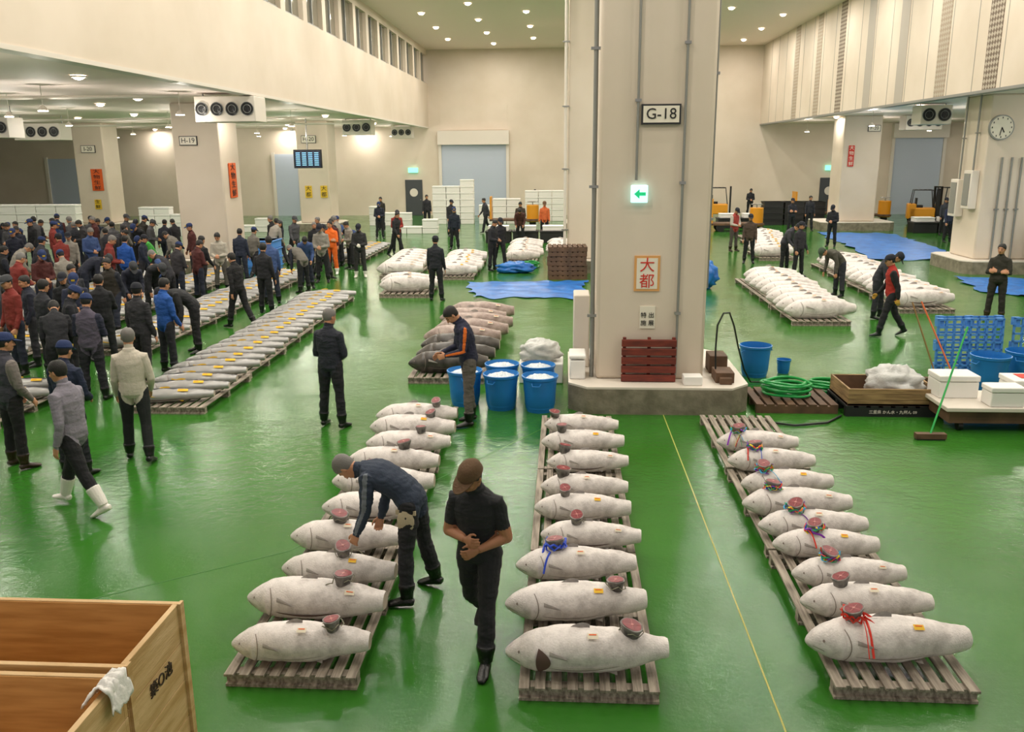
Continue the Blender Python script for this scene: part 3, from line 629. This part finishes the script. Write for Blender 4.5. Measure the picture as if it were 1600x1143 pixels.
def forklift(x,y,rot):
    e=empty('forklift',(x,y,0),rot);T(e,'yellow-orange counterbalance forklift with black mast','forklift','forklifts');e.scale=(.85,)*3
    MB().box(-.5,.5,-.6,.9,.3,1.0).box(-.5,.5,.5,1.0,.3,1.25).obj('body',ymt,parent=e,bevel=.06)
    MB().box(-.25,.25,.1,.5,1.0,1.15).box(-.25,.25,.45,.55,1.1,1.6).obj('seat',black,parent=e)
    m=MB()
    for a in(-.42,.42):
        m.tube([(a,-.55,1.0),(a,-.4,2.1),(a,.7,2.1),(a,.8,1.2)],.035,6)
    for k in range(5):m.box(-.42,.42,-.4+k*.26,-.35+k*.26,2.08,2.12)
    m.obj('overhead_guard',darkm,parent=e);MB().box(-.35,-.25,-.8,-.68,.1,2.2).box(.25,.35,-.8,-.68,.1,2.2).box(-.35,.35,-.78,-.7,2.1,2.2).box(-.35,.35,-.78,-.7,.5,.6).obj('mast',black,parent=e)
    for a in(-.3,.2):MB().box(a,a+.1,-1.7,-.8,.08,.13).obj('fork',steel,parent=e)
    for a in(-.5,.38):
        for b_ in(-.4,.65):MB().cyl((a,b_,.25),(a+.12,b_,.25),.25).obj('wheel',black,parent=e)
forklift(19.4,48.5,75);forklift(21.8,51.5,-70);forklift(9.2,52.8,80);truck(16.9,50,80);truck(14.6,51.5,90);truck(-2.6,47,90);truck(23.4,49.5,60);truck(8.6,43.9,90)
# ---------- people
def RX(a):return Matrix.Rotation(radians(a),3,'X')
def RY(a):return Matrix.Rotation(radians(a),3,'Y')
def RZ(a):return Matrix.Rotation(radians(a),3,'Z')
HZ=[-.115,-.09,-.05,0,.05,.09,.112,.12];HCY=[-.05,-.03,-.012,0,.005,.01,.012,.012];HRX=[.022,.045,.062,.072,.075,.062,.036,.012];HRY=[.022,.055,.08,.092,.096,.08,.046,.015]
SK,TOP,SLV,TRO,BOO,DK,LIP,HND,FOR,STR=range(10)
def person_mesh(P,vox):
    lean=P.get('lean',0);sp=P.get('spine',0);tw=P.get('twist',0);hp,hy=P.get('head',(5,0));fat=P.get('fat',1)
    mb=MB();segs=[];arms=[]
    def seg(a,b,r,t):segs.append((np.array(a),np.array(b),r,t))
    Rp=RX(lean*.6);pos=Vector((0,0,.95))
    def rot(s):
        u=max(0,min(1,s/.42));return RX(lean*.6+(lean*.4+sp)*u)@RZ(tw*u)
    ss=[-.10,-.05,.02,.12,.24,.35,.43,.49,.52];rr=[(.12,.095),(.168,.125),(.17,.13),(.158,.122),(.175,.128),(.19,.128),(.18,.11),(.12,.085),(.072,.066)]
    cur=Vector(pos)+rot(0)@Vector((0,0,-.10));pp=[];prev=-.10
    for s in ss:
        cur=cur+rot((s+prev)/2)@Vector((0,0,s-prev));prev=s;pp.append(Vector(cur))
    n=18;vs=[]
    for p,s,(a,b) in zip(pp,ss,rr):
        R=rot(s);fb=fat if s<.3 else 1
        for j in range(n):
            t=2*pi*j/n;vs.append(p+R@Vector((a*cos(t)*(1+.5*(fb-1)),b*sin(t)*(fb if sin(t)<0 else 1),0)))
    mb.add(vs,[(i*n+j,i*n+(j+1)%n,(i+1)*n+(j+1)%n,(i+1)*n+j) for i in range(len(ss)-1) for j in range(n)]+[tuple(range(n))[::-1],tuple((len(ss)-1)*n+j for j in range(n))])
    for i in range(1,len(ss)-2):seg(pp[i],pp[i+1],min(rr[i])+.02,TOP)
    seg(pp[-2],pp[-1],.07,TOP)
    Rc=rot(.45);nb=pp[-1];Rh=Rc@RX(hp)@RZ(hy);Rn=Rc@RX(hp*.4)
    hc=nb+Rn@Vector((0,-.012,.07))+Rh@Vector((0,-.012,.075))
    mb.tube([nb-Rc@Vector((0,0,.04)),nb+Rn@Vector((0,-.005,.03)),hc+Rh@Vector((0,.015,-.03))],[.06,.054,.056],12);seg(nb+Rn@Vector((0,0,.03)),hc,.05,SK)
    mb.tube([nb-Rc@Vector((0,0,.03)),nb+Rn@Vector((0,0,.022))],[.085,.07],14)
    vs=[];n=20
    for z,cy,a,b in zip(HZ,HCY,HRX,HRY):
        for j in range(n):
            t=2*pi*j/n;vs.append(hc+Rh@Vector((a*cos(t),cy+b*sin(t),z)))
    mb.add(vs,[(i*n+j,i*n+(j+1)%n,(i+1)*n+(j+1)%n,(i+1)*n+j) for i in range(len(HZ)-1) for j in range(n)]+[tuple(range(n))[::-1],tuple((len(HZ)-1)*n+j for j in range(n))])
    hh=lambda x,y,z:hc+Rh@Vector((x,y,z))
    mb.tube([hh(0,-.085,.03),hh(0,-.1,0),hh(0,-.112,-.022),hh(0,-.09,-.03)],[.007,.010,.015,.009],8)
    mb.tube([hh(-.045,-.078,.032),hh(0,-.09,.03),hh(.045,-.078,.032)],.008,8);mb.ell(hh(0,-.087,-.058),.024,.012,.010,Rh)
    for s in(-1,1):mb.ell(hh(s*.077,.008,0),.010,.019,.032,Rh);mb.ell(hh(s*.04,-.07,-.02),.02,.018,.018,Rh)
    seg(hh(0,0,-.06),hh(0,0,.05),.085,SK)
    for s,side in((1,'L'),(-1,'R')):
        fl,ab,el,iw=P.get('arm'+side,(5,8,15,10));sh=pp[6]+Rc@Vector((s*.165,0,-.02));Ru=Rc@RX(-fl)@RY(-s*ab)
        elb=sh+Ru@Vector((0,0,-.285));Rf=Ru@RZ(-s*iw)@RX(-el);wr=elb+Rf@Vector((0,0,-.25))
        xr=Ru@Vector((1,0,0));arms.append((np.array(sh),np.array(elb),np.array(xr*s)));arms.append((np.array(elb),np.array(wr),np.array((Rf@Vector((s,0,0))))))
        mb.tube([sh-Rc@Vector((s*.09,0,-.02)),sh+Rc@Vector((0,0,.005)),sh.lerp(elb,.3),sh.lerp(elb,.75),elb],[.06,.068,.062,.054,.050],12,ref=xr if abs((elb-sh).normalized().x)<.95 else (0,1,0))
        mb.ell(elb,.05,.05,.05)
        sk=P.get('bare',0)
        mb.tube([elb,elb.lerp(wr,.35),wr-(wr-elb)*.04],[.048,.047 if not sk else .042,.036 if not sk else .028],12)
        seg(sh,sh.lerp(elb,.6),.06,SLV);seg(sh.lerp(elb,.6),elb,.05,FOR if P.get('short') else SLV);seg(elb,wr,.04,FOR)
        H=lambda x,y,z:wr+Rf@Vector((x,y,z));hx=Rf@Vector((1,0,0))
        mb.tube([H(0,0,.03),H(0,0,0),H(0,0,-.04),H(0,0,-.09)],[(.021,.024),(.019,.027),(.016,.039),(.012,.04)],12,ref=hx)
        seg(H(0,0,-.01),H(0,0,-.09),.035,HND)
        cu=P.get('curl',32)
        for k,(y0,l) in enumerate(((-.033,.068),(-.011,.078),(.011,.073),(.033,.058))):
            p=Vector((0,y0,-.08));pts=[H(*p)]
            for q,fr in((.45,.4),(1.1,.32),(1.6,.28)):
                a=radians(cu*q);p=p+Vector((-s*sin(a),y0*.12,-cos(a)))*l*fr;pts.append(H(*p))
            mb.tube(pts,[.0095,.009,.0085,.0065],8);seg(pts[0],pts[-1],.02,HND)
        pts=[H(0,-.022,-.02),H(-s*.012,-.05,-.045),H(-s*.022,-.062,-.075),H(-s*.026,-.058,-.1)];mb.tube(pts,[.014,.012,.0105,.008],8);seg(pts[0],pts[-1],.02,HND)
        fl,ab,kn=P.get('leg'+side,(0,4,2));hip=Vector((0,0,.93))+Rp@Vector((s*.092,0,-.02));Rt=RX(-fl)@RY(-s*ab)
        kne=hip+Rt@Vector((0,0,-.42));Rs=Rt@RX(kn);ank=kne+Rs@Vector((0,0,-.41))
        mb.tube([hip+Vector((0,0,.05)),hip,hip.lerp(kne,.35),hip.lerp(kne,.8),kne],[.085,.096,.09,.072,.066],14,ref=(1,0,0));mb.ell(kne,.066,.066,.066)
        boot=P.get('boot',.3)
        mb.tube([kne,kne.lerp(ank,.3),kne.lerp(ank,1-boot*1.0),ank.lerp(kne,.04)],[.066,.068,.062,.056],12,ref=(1,0,0))
        seg(hip,kne,.08,TRO);seg(kne,kne.lerp(ank,1-boot),.06,TRO);seg(kne.lerp(ank,1-boot),ank,.06,BOO)
        if boot>.2:mb.tube([kne.lerp(ank,1-boot),kne.lerp(ank,1-boot+.06),ank.lerp(kne,.1),ank],[.076,.075,.06,.056],14,ref=(1,0,0))
        sha=-fl+kn;ft=RZ(s*P.get('toe',9))@RX(max(0,sha)*.75)
        q=lambda x,y,z:ank+ft@Vector((x,y,z))
        mb.tube([q(0,.062,-.048),q(0,.04,-.042),q(0,-.02,-.03),q(0,-.09,-.046),q(0,-.15,-.055),q(0,-.195,-.06)],[(.028,.026),(.042,.038),(.046,.05),(.048,.034),(.047,.025),(.028,.015)],12,ref=(1,0,0))
        seg(q(0,.05,-.045),q(0,-.18,-.055),.04,BOO)
    zmin=min(v[2] for v in mb.v);me=mb.mesh('p',False,False)
    o=bpy.data.objects.new('tmp',me);COL.objects.link(o)
    r=o.modifiers.new('r','REMESH');r.mode='VOXEL';r.voxel_size=vox;r.use_smooth_shade=True
    sm=o.modifiers.new('s','SMOOTH');sm.iterations=2 if vox<.01 else 1;sm.factor=.5
    dg=bpy.context.evaluated_depsgraph_get();m2=bpy.data.meshes.new_from_object(o.evaluated_get(dg));bpy.data.objects.remove(o);m2.name='person_body'
    def tag(X):
        best=np.full(len(X),9.);tg=np.zeros(len(X),int)
        for a,b,rd,t in segs:
            ab=b-a;l=max(1e-9,ab@ab);u=np.clip(((X-a)@ab)/l,0,1);d=np.linalg.norm(X-(a+u[:,None]*ab),axis=1)-rd
            k=d<best;best[k]=d[k];tg[k]=t
        return tg
    nv=len(m2.vertices);co=np.empty(nv*3);m2.vertices.foreach_get('co',co);co=co.reshape(-1,3);nr=np.empty(nv*3);m2.vertices.foreach_get('normal',nr);nr=nr.reshape(-1,3)
    tg=tag(co);sd=P.get('seed',1)*3.1;wr_=P.get('wr',1)
    for i in range(nv):
        if tg[i] in(TOP,SLV,TRO,FOR) and not(tg[i]==FOR and P.get('bare')):
            v=Vector(co[i]);d=noise.noise(Vector((v.x*9+sd,v.y*9,v.z*14)))*.011+abs(noise.noise(Vector((v.x*14,v.y*14+sd,v.z*26))))*.010;co[i]+=nr[i]*d*wr_
    co[:,2]-=zmin;m2.vertices.foreach_set('co',co.ravel());m2.update()
    nf=len(m2.polygons);fc=np.empty(nf*3);m2.polygons.foreach_get('center',fc);fc=fc.reshape(-1,3);fc[:,2]+=zmin;ft=tag(fc)
    Rinv=np.array(Rh.transposed());loc=(fc-np.array(hc))@Rinv.T;ax=abs(loc[:,0])
    isf=(loc[:,1]<-.05)&(abs(loc[:,2])<.12)&(ax<.08)&(ft==SK)
    ey=((ax-.031)/.013)**2+((loc[:,2]-.010)/.007)**2<1;ft[isf&ey]=DK
    br=(abs(loc[:,2]-.034)<.005)&(ax>.012)&(ax<.048);ft[isf&br]=DK
    lp=(loc[:,0]/.024)**2+((loc[:,2]+.058)/.009)**2<1;ft[isf&lp]=LIP
    if P.get('stripe'):
        arm=(ft==SLV)|(ft==FOR)
        for a,b,o_ in arms:
            ab=b-a;u=((fc-a)@ab)/(ab@ab);rv=fc-(a+u[:,None]*ab);rl=np.linalg.norm(rv,axis=1)+1e-9;hit=arm&(u>-.2)&(u<1.02)&(rl<.09)&((rv@o_)/rl>.93);ft[hit]=STR
    m2.polygons.foreach_set('material_index',ft.astype(np.int32));m2.polygons.foreach_set('use_smooth',[True]*nf);m2.update()
    return m2,Matrix.Translation(hc-Vector((0,0,zmin)))@Rh.to_4x4()
def head_shell(kind):
    o=.011 if kind!='cap' else .02;n=26;k=9;vs=[];mb=MB()
    for i in range(k+1):
        for j in range(n):
            a=2*pi*j/n;c=cos(a)
            if kind=='cap':zm=.04+.008*c
            else:zm=(-.02+.088*c**.8) if c>0 else -.02+.06*c
            zt=.12;z=zm+(zt-zm)*sin(i/k*pi/2) if zt>zm else zm
            cy=np.interp(z,HZ,HCY);rx=np.interp(z,HZ,HRX);ry=np.interp(z,HZ,HRY)
            oo=o*(1+.3*noise.noise(Vector((sin(a)*4,c*4,z*30)))) if kind!='cap' else o
            if i==0:oo=-.002 if kind!='cap' else .013
            vs.append(((rx+oo)*sin(a),cy-(ry+oo)*c,z+(oo if z>.08 else 0)*min(1,(z-.08)/.03 if z>.08 else 0)))
    fs=[(i*n+j,i*n+(j+1)%n,(i+1)*n+(j+1)%n,(i+1)*n+j) for i in range(k) for j in range(n)]
    fs.append(tuple(k*n+j for j in range(n)))
    mb.add(vs,fs)
    if kind=='cap':
        m=12;vv=[]
        for i in range(m+1):
            a=radians(-60+120*i/m);e=max(0,cos(a*1.45))
            for z in(.052,.044):
                vv.append((.088*sin(a),-.106*cos(a),z));vv.append((.088*sin(a),-.106*cos(a)-.088*e**.55,z-.02*e))
        fs=[]
        for i in range(m):
            q=i*4;fs+=[(q,q+1,q+5,q+4),(q+2,q+3,q+7,q+6),(q+1,q+3,q+7,q+5)]
        mb.add(vv,fs)
    return mb.mesh(kind,True,False)
SH={k:head_shell(k) for k in('hair','cap')}
hairb=M('black_hair','151312',.6,bump=.4,bs=120);hairg=M('grey_hair','6e6b68',.6,bump=.4,bs=120);skin=M('skin','b88464',.55);skin2=M('skin_tan','a37052',.55);lipm=M('lips','8c4c44',.5)
badge=MB().box(-.03,.03,-.122,-.114,.062,.098).mesh('badge')
for k in SH:SH[k].materials.append(hairb)
badge.materials.append(yel)
def shades(top,slv,tro,boo,hand=None,fore=None,sk=None,stripe=None):
    s=sk or skin;t=C(top);v=C(slv) if slv else t
    return [s,t,v,C(tro),C(boo,.3),hairb,lipm,C(hand) if hand else s,(s if fore=='skin' else (C(fore) if fore else v)),C(stripe) if stripe else v]
PROT={}
def person(key,P,vox,x,y,rot,cols,head,label,h=1.70,hc=None,grp=None):
    if key not in PROT:PROT[key]=person_mesh(P,vox)
    me,HM=PROT[key]
    if not me.materials:
        for m in cols:me.materials.append(m)
    o=bpy.data.objects.new('person',me);COL.objects.link(o);o.location=(x,y,0);o.rotation_euler=(0,0,radians(rot));o.scale=(h/1.72,)*3
    recolor(o,cols);T(o,label,'person',grp)
    c=bpy.data.objects.new('cap' if head=='cap' else 'hair',SH[head]);COL.objects.link(c);c.parent=o;c.matrix_local=HM
    c.material_slots[0].link='OBJECT';c.material_slots[0].material=hc or hairb
    if head=='cap':
        c2=bpy.data.objects.new('hair',SH['hair']);COL.objects.link(c2);c2.parent=o;c2.matrix_local=HM@Matrix.Scale(.985,4)
        if hc is capn:
            b=bpy.data.objects.new('cap_badge',badge);COL.objects.link(b);b.parent=c
    return o
capn=C('1b2d58');capb=C('5e4630');capd=C('1a1d28')
V=.0065;pts=[]
def per(*a,**k):pts.append((a[3],a[4]));return person(*a,**k)
per('A',dict(lean=4,spine=5,head=(24,-18),armL=(6,14,88,48),armR=(6,14,105,50),legL=(20,2,8),legR=(-12,2,40),short=1,bare=1,curl=60,seed=1,wr=.8),V,-.63,6.02,-14,shades('1e1f24',None,'1a1b20','0e0e10',fore='skin',sk=skin2),'cap','person in black polo and brown cap walking, looking down at hands',1.68,capb)
pB=per('B',dict(lean=62,spine=16,head=(-2,-10),armL=(82,4,18,8),armR=(70,8,25,10),legL=(4,8,6),legR=(-6,8,6),curl=55,seed=2,stripe=1),V,-1.3,6.88,-98,shades('2c3648','2c3648','1e1f24','0e0e10',stripe='6c737c'),'hair','person in navy jacket bending over frozen tuna',1.68,hairg)
MB().ell((.17,.0,.80),.035,.08,.11,n=16).box(.15,.17,-.09,.09,.86,.9).obj('tool_pouch',C('b5a88e'),parent=pB)
per('C',dict(head=(14,-20),armL=(4,12,70,45),armR=(4,12,75,40),legL=(2,5,2),legR=(0,5,4),fat=1.12,seed=3),V,-3.3,11.7,165,shades('20242f',None,'181a20','0e0e10'),'hair','grey-haired person in dark jacket standing, hands in front',1.7,hairg)
per('D',dict(lean=8,spine=8,head=(34,0),armL=(22,8,75,30),armR=(28,8,60,20),legL=(4,4,4),legR=(-2,4,4),seed=4,stripe=1),V,-1.35,11.9,-75,shades('20233a',None,'59544e','121212',stripe='d0661e'),'hair','person in navy tracksuit with orange stripes looking down',1.78)
per('E',dict(lean=4,head=(10,0),armL=(-8,10,25,10),armR=(12,10,40,10),legL=(-22,3,12),legR=(26,3,6),boot=.55,seed=5,wr=.6),V,-5.3,8.6,-100,shades('807c88',None,'17181d','e8e4de'),'hair','person in lavender shirt and white rubber boots striding',1.72)
per('F',dict(head=(8,10),armL=(4,10,25,10),armR=(2,12,45,30),legL=(8,4,4),legR=(-8,4,10),seed=6,wr=.35),V,-5.42,10.2,195,shades('c4bcae',None,'1c2022','0e0e10'),'hair','grey-haired person in pale sweatshirt seen from behind',1.7,hairg)
per('G',dict(head=(8,-10),armL=(4,12,40,30),armR=(4,12,40,30),fat=1.15,seed=7,wr=.7),V,-6.85,9.9,150,shades('3a3a44','77706c','1b1a1e','2e1c12'),'cap','person in dark quilted vest and blue cap standing',1.7,capn)
per('H',dict(head=(15,0),armL=(8,10,60,30),armR=(8,10,60,30),seed=8),V,-5.95,9.65,175,shades('1e2740',None,'1a1c24','0e0e10'),'cap','person in navy jacket and cap facing the fish',1.66,capn)
per('I',dict(head=(18,0),armL=(12,10,70,40),armR=(12,10,70,40),fat=1.1,seed=9),.009,-7.5,12.95,190,shades('4c4656','23263a','1c1c24','121214'),'cap','person in purple-grey vest seen from behind',1.7,capn)
per('J',dict(head=(6,20),armL=(0,8,20,10),armR=(0,8,20,10),legL=(6,4,4),legR=(-6,4,6),seed=10),.009,-7.15,13.9,170,shades('2a2a2f',None,'1e1e22','121214'),'cap','person in charcoal jacket standing beside tuna row',1.72,capd)
per('K',dict(head=(14,0),armL=(6,8,30,20),armR=(6,8,30,20),seed=11),.009,-7.1,14.75,150,shades('1d4f9a','1d4f9a','202228','121214'),'hair','person in bright blue jacket beside tuna row',1.7)
per('L',dict(lean=48,spine=25,head=(5,0),armL=(60,5,20,10),armR=(66,5,15,10),seed=12),.009,-7.3,16.4,-60,shades('25262a',None,'1c1c20','121214'),'cap','person in dark jacket bending to inspect fish',1.7,capd)
per('M',dict(lean=6,head=(15,0),armL=(-12,6,15,5),armR=(14,6,25,5),legL=(16,3,6),legR=(-14,3,18),seed=13),.009,-7.35,18.9,-120,shades('17171a',None,'17171b','101012'),'hair','person in black shirt walking between rows',1.7)
CP={'s1':dict(head=(12,10),armL=(4,8,20,10),armR=(4,8,15,10),legL=(3,4,3),seed=21),
's2':dict(lean=4,head=(28,-5),armL=(12,10,85,45),armR=(12,10,80,42),seed=22),
's3':dict(head=(5,-15),armL=(18,10,105,75),armR=(20,10,100,78),fat=1.1,seed=23),
'w1':dict(lean=5,head=(10,0),armL=(-15,6,15,5),armR=(18,6,25,5),legL=(18,3,6),legR=(-15,3,16),seed=24),
'b1':dict(lean=50,spine=25,head=(0,0),armL=(62,6,15,10),armR=(68,6,20,10),seed=25),
'b2':dict(lean=22,spine=18,head=(20,0),armL=(35,8,50,20),armR=(40,8,45,20),legL=(10,5,10),seed=26)}
def cp(k,x,y,r,cols,head,lab,h=1.7,hc=None,g='auction crowd'):
    pts.append((x,y));person(k,CP[k],.014,x,y,r,cols,head,lab,h,hc,g)
B0='16181c'
L=[('s1',-7.35,20.7,170,shades('1c1d22',None,B0,B0),'hair','person in black clothes standing by tuna row',1.72,None),
('s2',-8.35,13.9,120,shades('1a1c24',None,B0,B0),'cap','person in black jacket and blue cap among buyers',1.7,capn),
('s1',-9.1,14.4,150,shades('24252c',None,B0,B0),'hair','person in dark jacket among buyers',1.72,None),
('s3',-8.5,15.2,200,shades('17181d',None,B0,B0),'hair','person in black coat with folded arms',1.7,None),
('s2',-9.2,15.6,30,shades('2a2f44',None,B0,B0),'cap','person in navy jacket among buyers',1.7,capn),
('b2',-8.0,12.9,-150,shades('1f2026',None,B0,B0),'hair','person in dark jacket leaning toward fish',1.7,None),
('s3',-7.6,27.9,0,shades('e0661c',None,'e0661c','ecebe6'),'hair','person in orange waterproofs and white boots',1.72,None),
('s2',-6.5,27.2,10,shades('2c2c2e',None,'2a2a2a','dedad2','d8d4c8'),'cap','person in dark jacket with pale gloves',1.7,capd),
('s1',-3.4,22.7,175,shades('1d2029',None,'1b1c20',B0),'cap','person in dark navy standing by frozen tuna',1.7,capd),
('s2',-2.4,28.9,60,shades('23242a',None,B0,B0),'hair','person in dark clothes among frozen tuna',1.7,None),
('w1',-2.2,29.6,20,shades('26262c',None,B0,B0),'cap','person in black walking near frozen tuna',1.7,capd),
('s2',-9.85,24.2,10,shades('aaa498',None,'55524c',B0),'hair','person in pale shirt looking down',1.7,None),
('w1',-9.9,23.0,160,shades('1b1c20',None,B0,B0),'hair','person in black stepping between rows',1.7,None),
('s1',-14.2,24.1,20,shades('8c8880',None,'2a2a2e',B0),'cap','person in grey jacket and dark cap',1.7,capd),
('b2',-12.1,24.8,-40,shades('3a9a3a',None,'24242a',B0),'cap','person in bright green jacket leaning over fish',1.7,capn),
('s1',-12.0,23.0,180,shades('1c4fa0',None,B0,B0),'hair','person in blue jacket among the crowd',1.7,None),
('w1',6.85,18.3,-100,shades('a02820','1c1c20','1c1c22',B0,'c89a40'),'cap','person in red vest walking past frozen tuna',1.72,capd),
('b2',7.3,20.4,60,shades('2a2c34',None,'23252c',B0),'cap','person in dark work clothes leaning over tuna',1.7,capd),
('b1',7.4,23.6,-70,shades('4c4a42',None,'2a2c34',B0),'cap','person bending over frozen tuna row',1.7,C('3a4a3a')),
('s3',9.9,20.2,-30,shades('2a2820',None,'26241f','3a2a1c'),'hair','person in dark olive jacket with folded arms',1.74,None),
('s2',6.7,34.8,30,shades('9a3a34','b8b0a8','4a4440','2a1c14'),'cap','person in red and grey work wear',1.7,capd),
('s1',6.5,30.9,-10,shades('4a3c34',None,B0,B0),'cap','person in brown jacket by frozen tuna',1.7,capd),
('b2',7.2,28.8,60,shades('3a3a42',None,B0,B0),'cap','person leaning over tuna row',1.7,capd),
('s1',7.3,27.4,30,shades('26262c',None,B0,B0),'cap','person in dark clothes beside tuna row',1.7,capd),
('s2',11.0,36.5,-30,shades('1d1f26',None,B0,B0),'cap','person in black by blue tarpaulin',1.7,capd),
('s1',16.4,38.3,20,shades('2a3048',None,B0,B0),'cap','person in navy jacket near pillar',1.7,capn),
('b1',15.9,34.1,-80,shades('55585e',None,B0,B0),'cap','person in grey jacket stooping over tarpaulin',1.7,capd),
('s1',-1.8,53.5,0,shades('3a3a40',None,B0,B0),'hair','person in dark jacket at far wall',1.7,None),
('s1',-7.4,46.8,10,shades('26262c',None,B0,B0),'hair','person in dark clothes near boxes',1.7,None),
('s2',-6.6,34,30,shades('8a2a24',None,B0,B0),'cap','person in dark red jacket',1.7,capd),
('s1',-4.5,35.5,0,shades('1d2433',None,B0,B0),'cap','person in navy clothes standing',1.7,capn),
('w1',-6.4,32.8,60,shades('1c1d22',None,B0,B0),'hair','person in black walking by pallets',1.7,None),
('s1',12.1,44,0,shades('23242a',None,B0,B0),'hair','person in dark clothes by far wall',1.7,None),
('s2',11.2,53.7,0,shades('23242a',None,B0,B0),'hair','person near turret truck',1.7,None),
('s1',21.7,41.7,10,shades('28407a',None,B0,B0),'cap','person in blue jacket by bins',1.7,capn),
('s2',23,41.9,-10,shades('3a3c44',None,B0,B0),'cap','person in grey by bins',1.7,capn),
('s3',19.4,42.0,0,shades('28407a',None,B0,B0),'cap','person in blue jacket by bins',1.7,capn),
('b2',-1.9,37.5,0,shades('4a2a24',None,B0,B0),'hair','person working over bins',1.7,None),
('s1',-.9,39.7,0,shades('c06030',None,B0,B0),'cap','person in orange vest behind bins',1.7,capb),
('s2',-2.0,39.8,0,shades('3a3228',None,B0,B0),'hair','person in brown behind bins',1.7,None),
('s1',-5.4,41.5,30,shades('26262c',None,B0,B0),'cap','person in dark clothes in the far hall',1.7,capd),
('w1',-3.9,43.2,-60,shades('34343c',None,B0,B0),'hair','person in grey walking in the far hall',1.7,None),
('s2',-8.6,40.2,10,shades('1c2030',None,B0,B0),'cap','person in navy clothes in the far hall',1.7,capn),
('s1',-9.4,44.5,-20,shades('2a2620',None,B0,B0),'hair','person in brown jacket in the far hall',1.7,None),
('s3',10.6,41.5,20,shades('22242c',None,B0,B0),'cap','person in dark jacket with folded arms',1.7,capd),
('s1',17.6,41.6,0,shades('3a3c44',None,B0,B0),'cap','person in grey clothes near black bins',1.7,capd),
('s2',25.0,41.8,0,shades('1f2a48',None,B0,B0),'cap','person in navy clothes near black bins',1.7,capn)]
for a in L:cp(*a)
pal=['17181d','17181d','1c2030','22242c','1f2638','26262c','2c2a2e','141416','34343c','1e3560','4a4a4e','6a665f','4a201e','2a2620','1a1a1e','202430','8a857c','3a5080','7a2a24']
def ok(x,y,r2):return all((x-a)**2+(y-b)**2>r2 for a,b in pts)
tries=0;cnt=0
while cnt<140 and tries<14000:
    tries+=1
    ai=rnd.choice([-7.5,-9.85,-9.85,-12.02,-12.02,-14.2,-14.2,-16.7,-17.5,-18.4,-19.4,-20.8])
    y=rnd.uniform(14.5,30);x=ai+rnd.uniform(-.3,.3)*(2 if ai<-16 else .5)
    k=rnd.choice(['s1','s1','s2','s2','s3','w1','b2','b1'])
    if ai>-8 and (y<22 or y>27):continue
    if y<18 and ai<-15:continue
    if rnd.random()<.35:y=rnd.uniform(28.2,30.8);x=rnd.uniform(-22,-7.2)
    if y>27.6 and -13.8<x<-10.4 or (-10.9<x<-9.1 and 27.3<y<29):continue
    if not ok(x,y,.6 if k in('b1','b2') else .34):continue
    cnt+=1
    c=rnd.choice(pal);cap=rnd.random()<.5;v=rnd.random()<.1
    cp(k,x,y,rnd.choice([rnd.uniform(-60,60),rnd.uniform(90,270)]),shades(c,rnd.choice(pal) if v else None,rnd.choice(['16181c','1c1c22','2a2a30','1c2232']),'121214'),'cap' if cap else 'hair','person in %s jacket standing in the auction crowd'%('dark' if int(c[:2],16)<64 else 'lighter'),rnd.uniform(1.62,1.8),rnd.choice([capn,capn,capd,C('3a3c40')]) if cap else rnd.choice([hairb,hairb,hairb,hairg]))
# ---------- camera & world
cam=bpy.data.cameras.new('camera');co=bpy.data.objects.new('camera',cam);COL.objects.link(co)
cam.lens=30.3;cam.sensor_width=36;cam.clip_end=300
co.matrix_world=Matrix.Translation((0,0,3.8))@(RZ(3.5)@RX(76.2)@RZ(-.4)).to_4x4();sc.camera=co
wd=bpy.data.worlds.new('w');sc.world=wd;wd.use_nodes=True;bg=wd.node_tree.nodes['Background'];bg.inputs[0].default_value=(1,.94,.87,1);bg.inputs[1].default_value=.58
sc.view_settings.view_transform='Standard';sc.view_settings.exposure=0
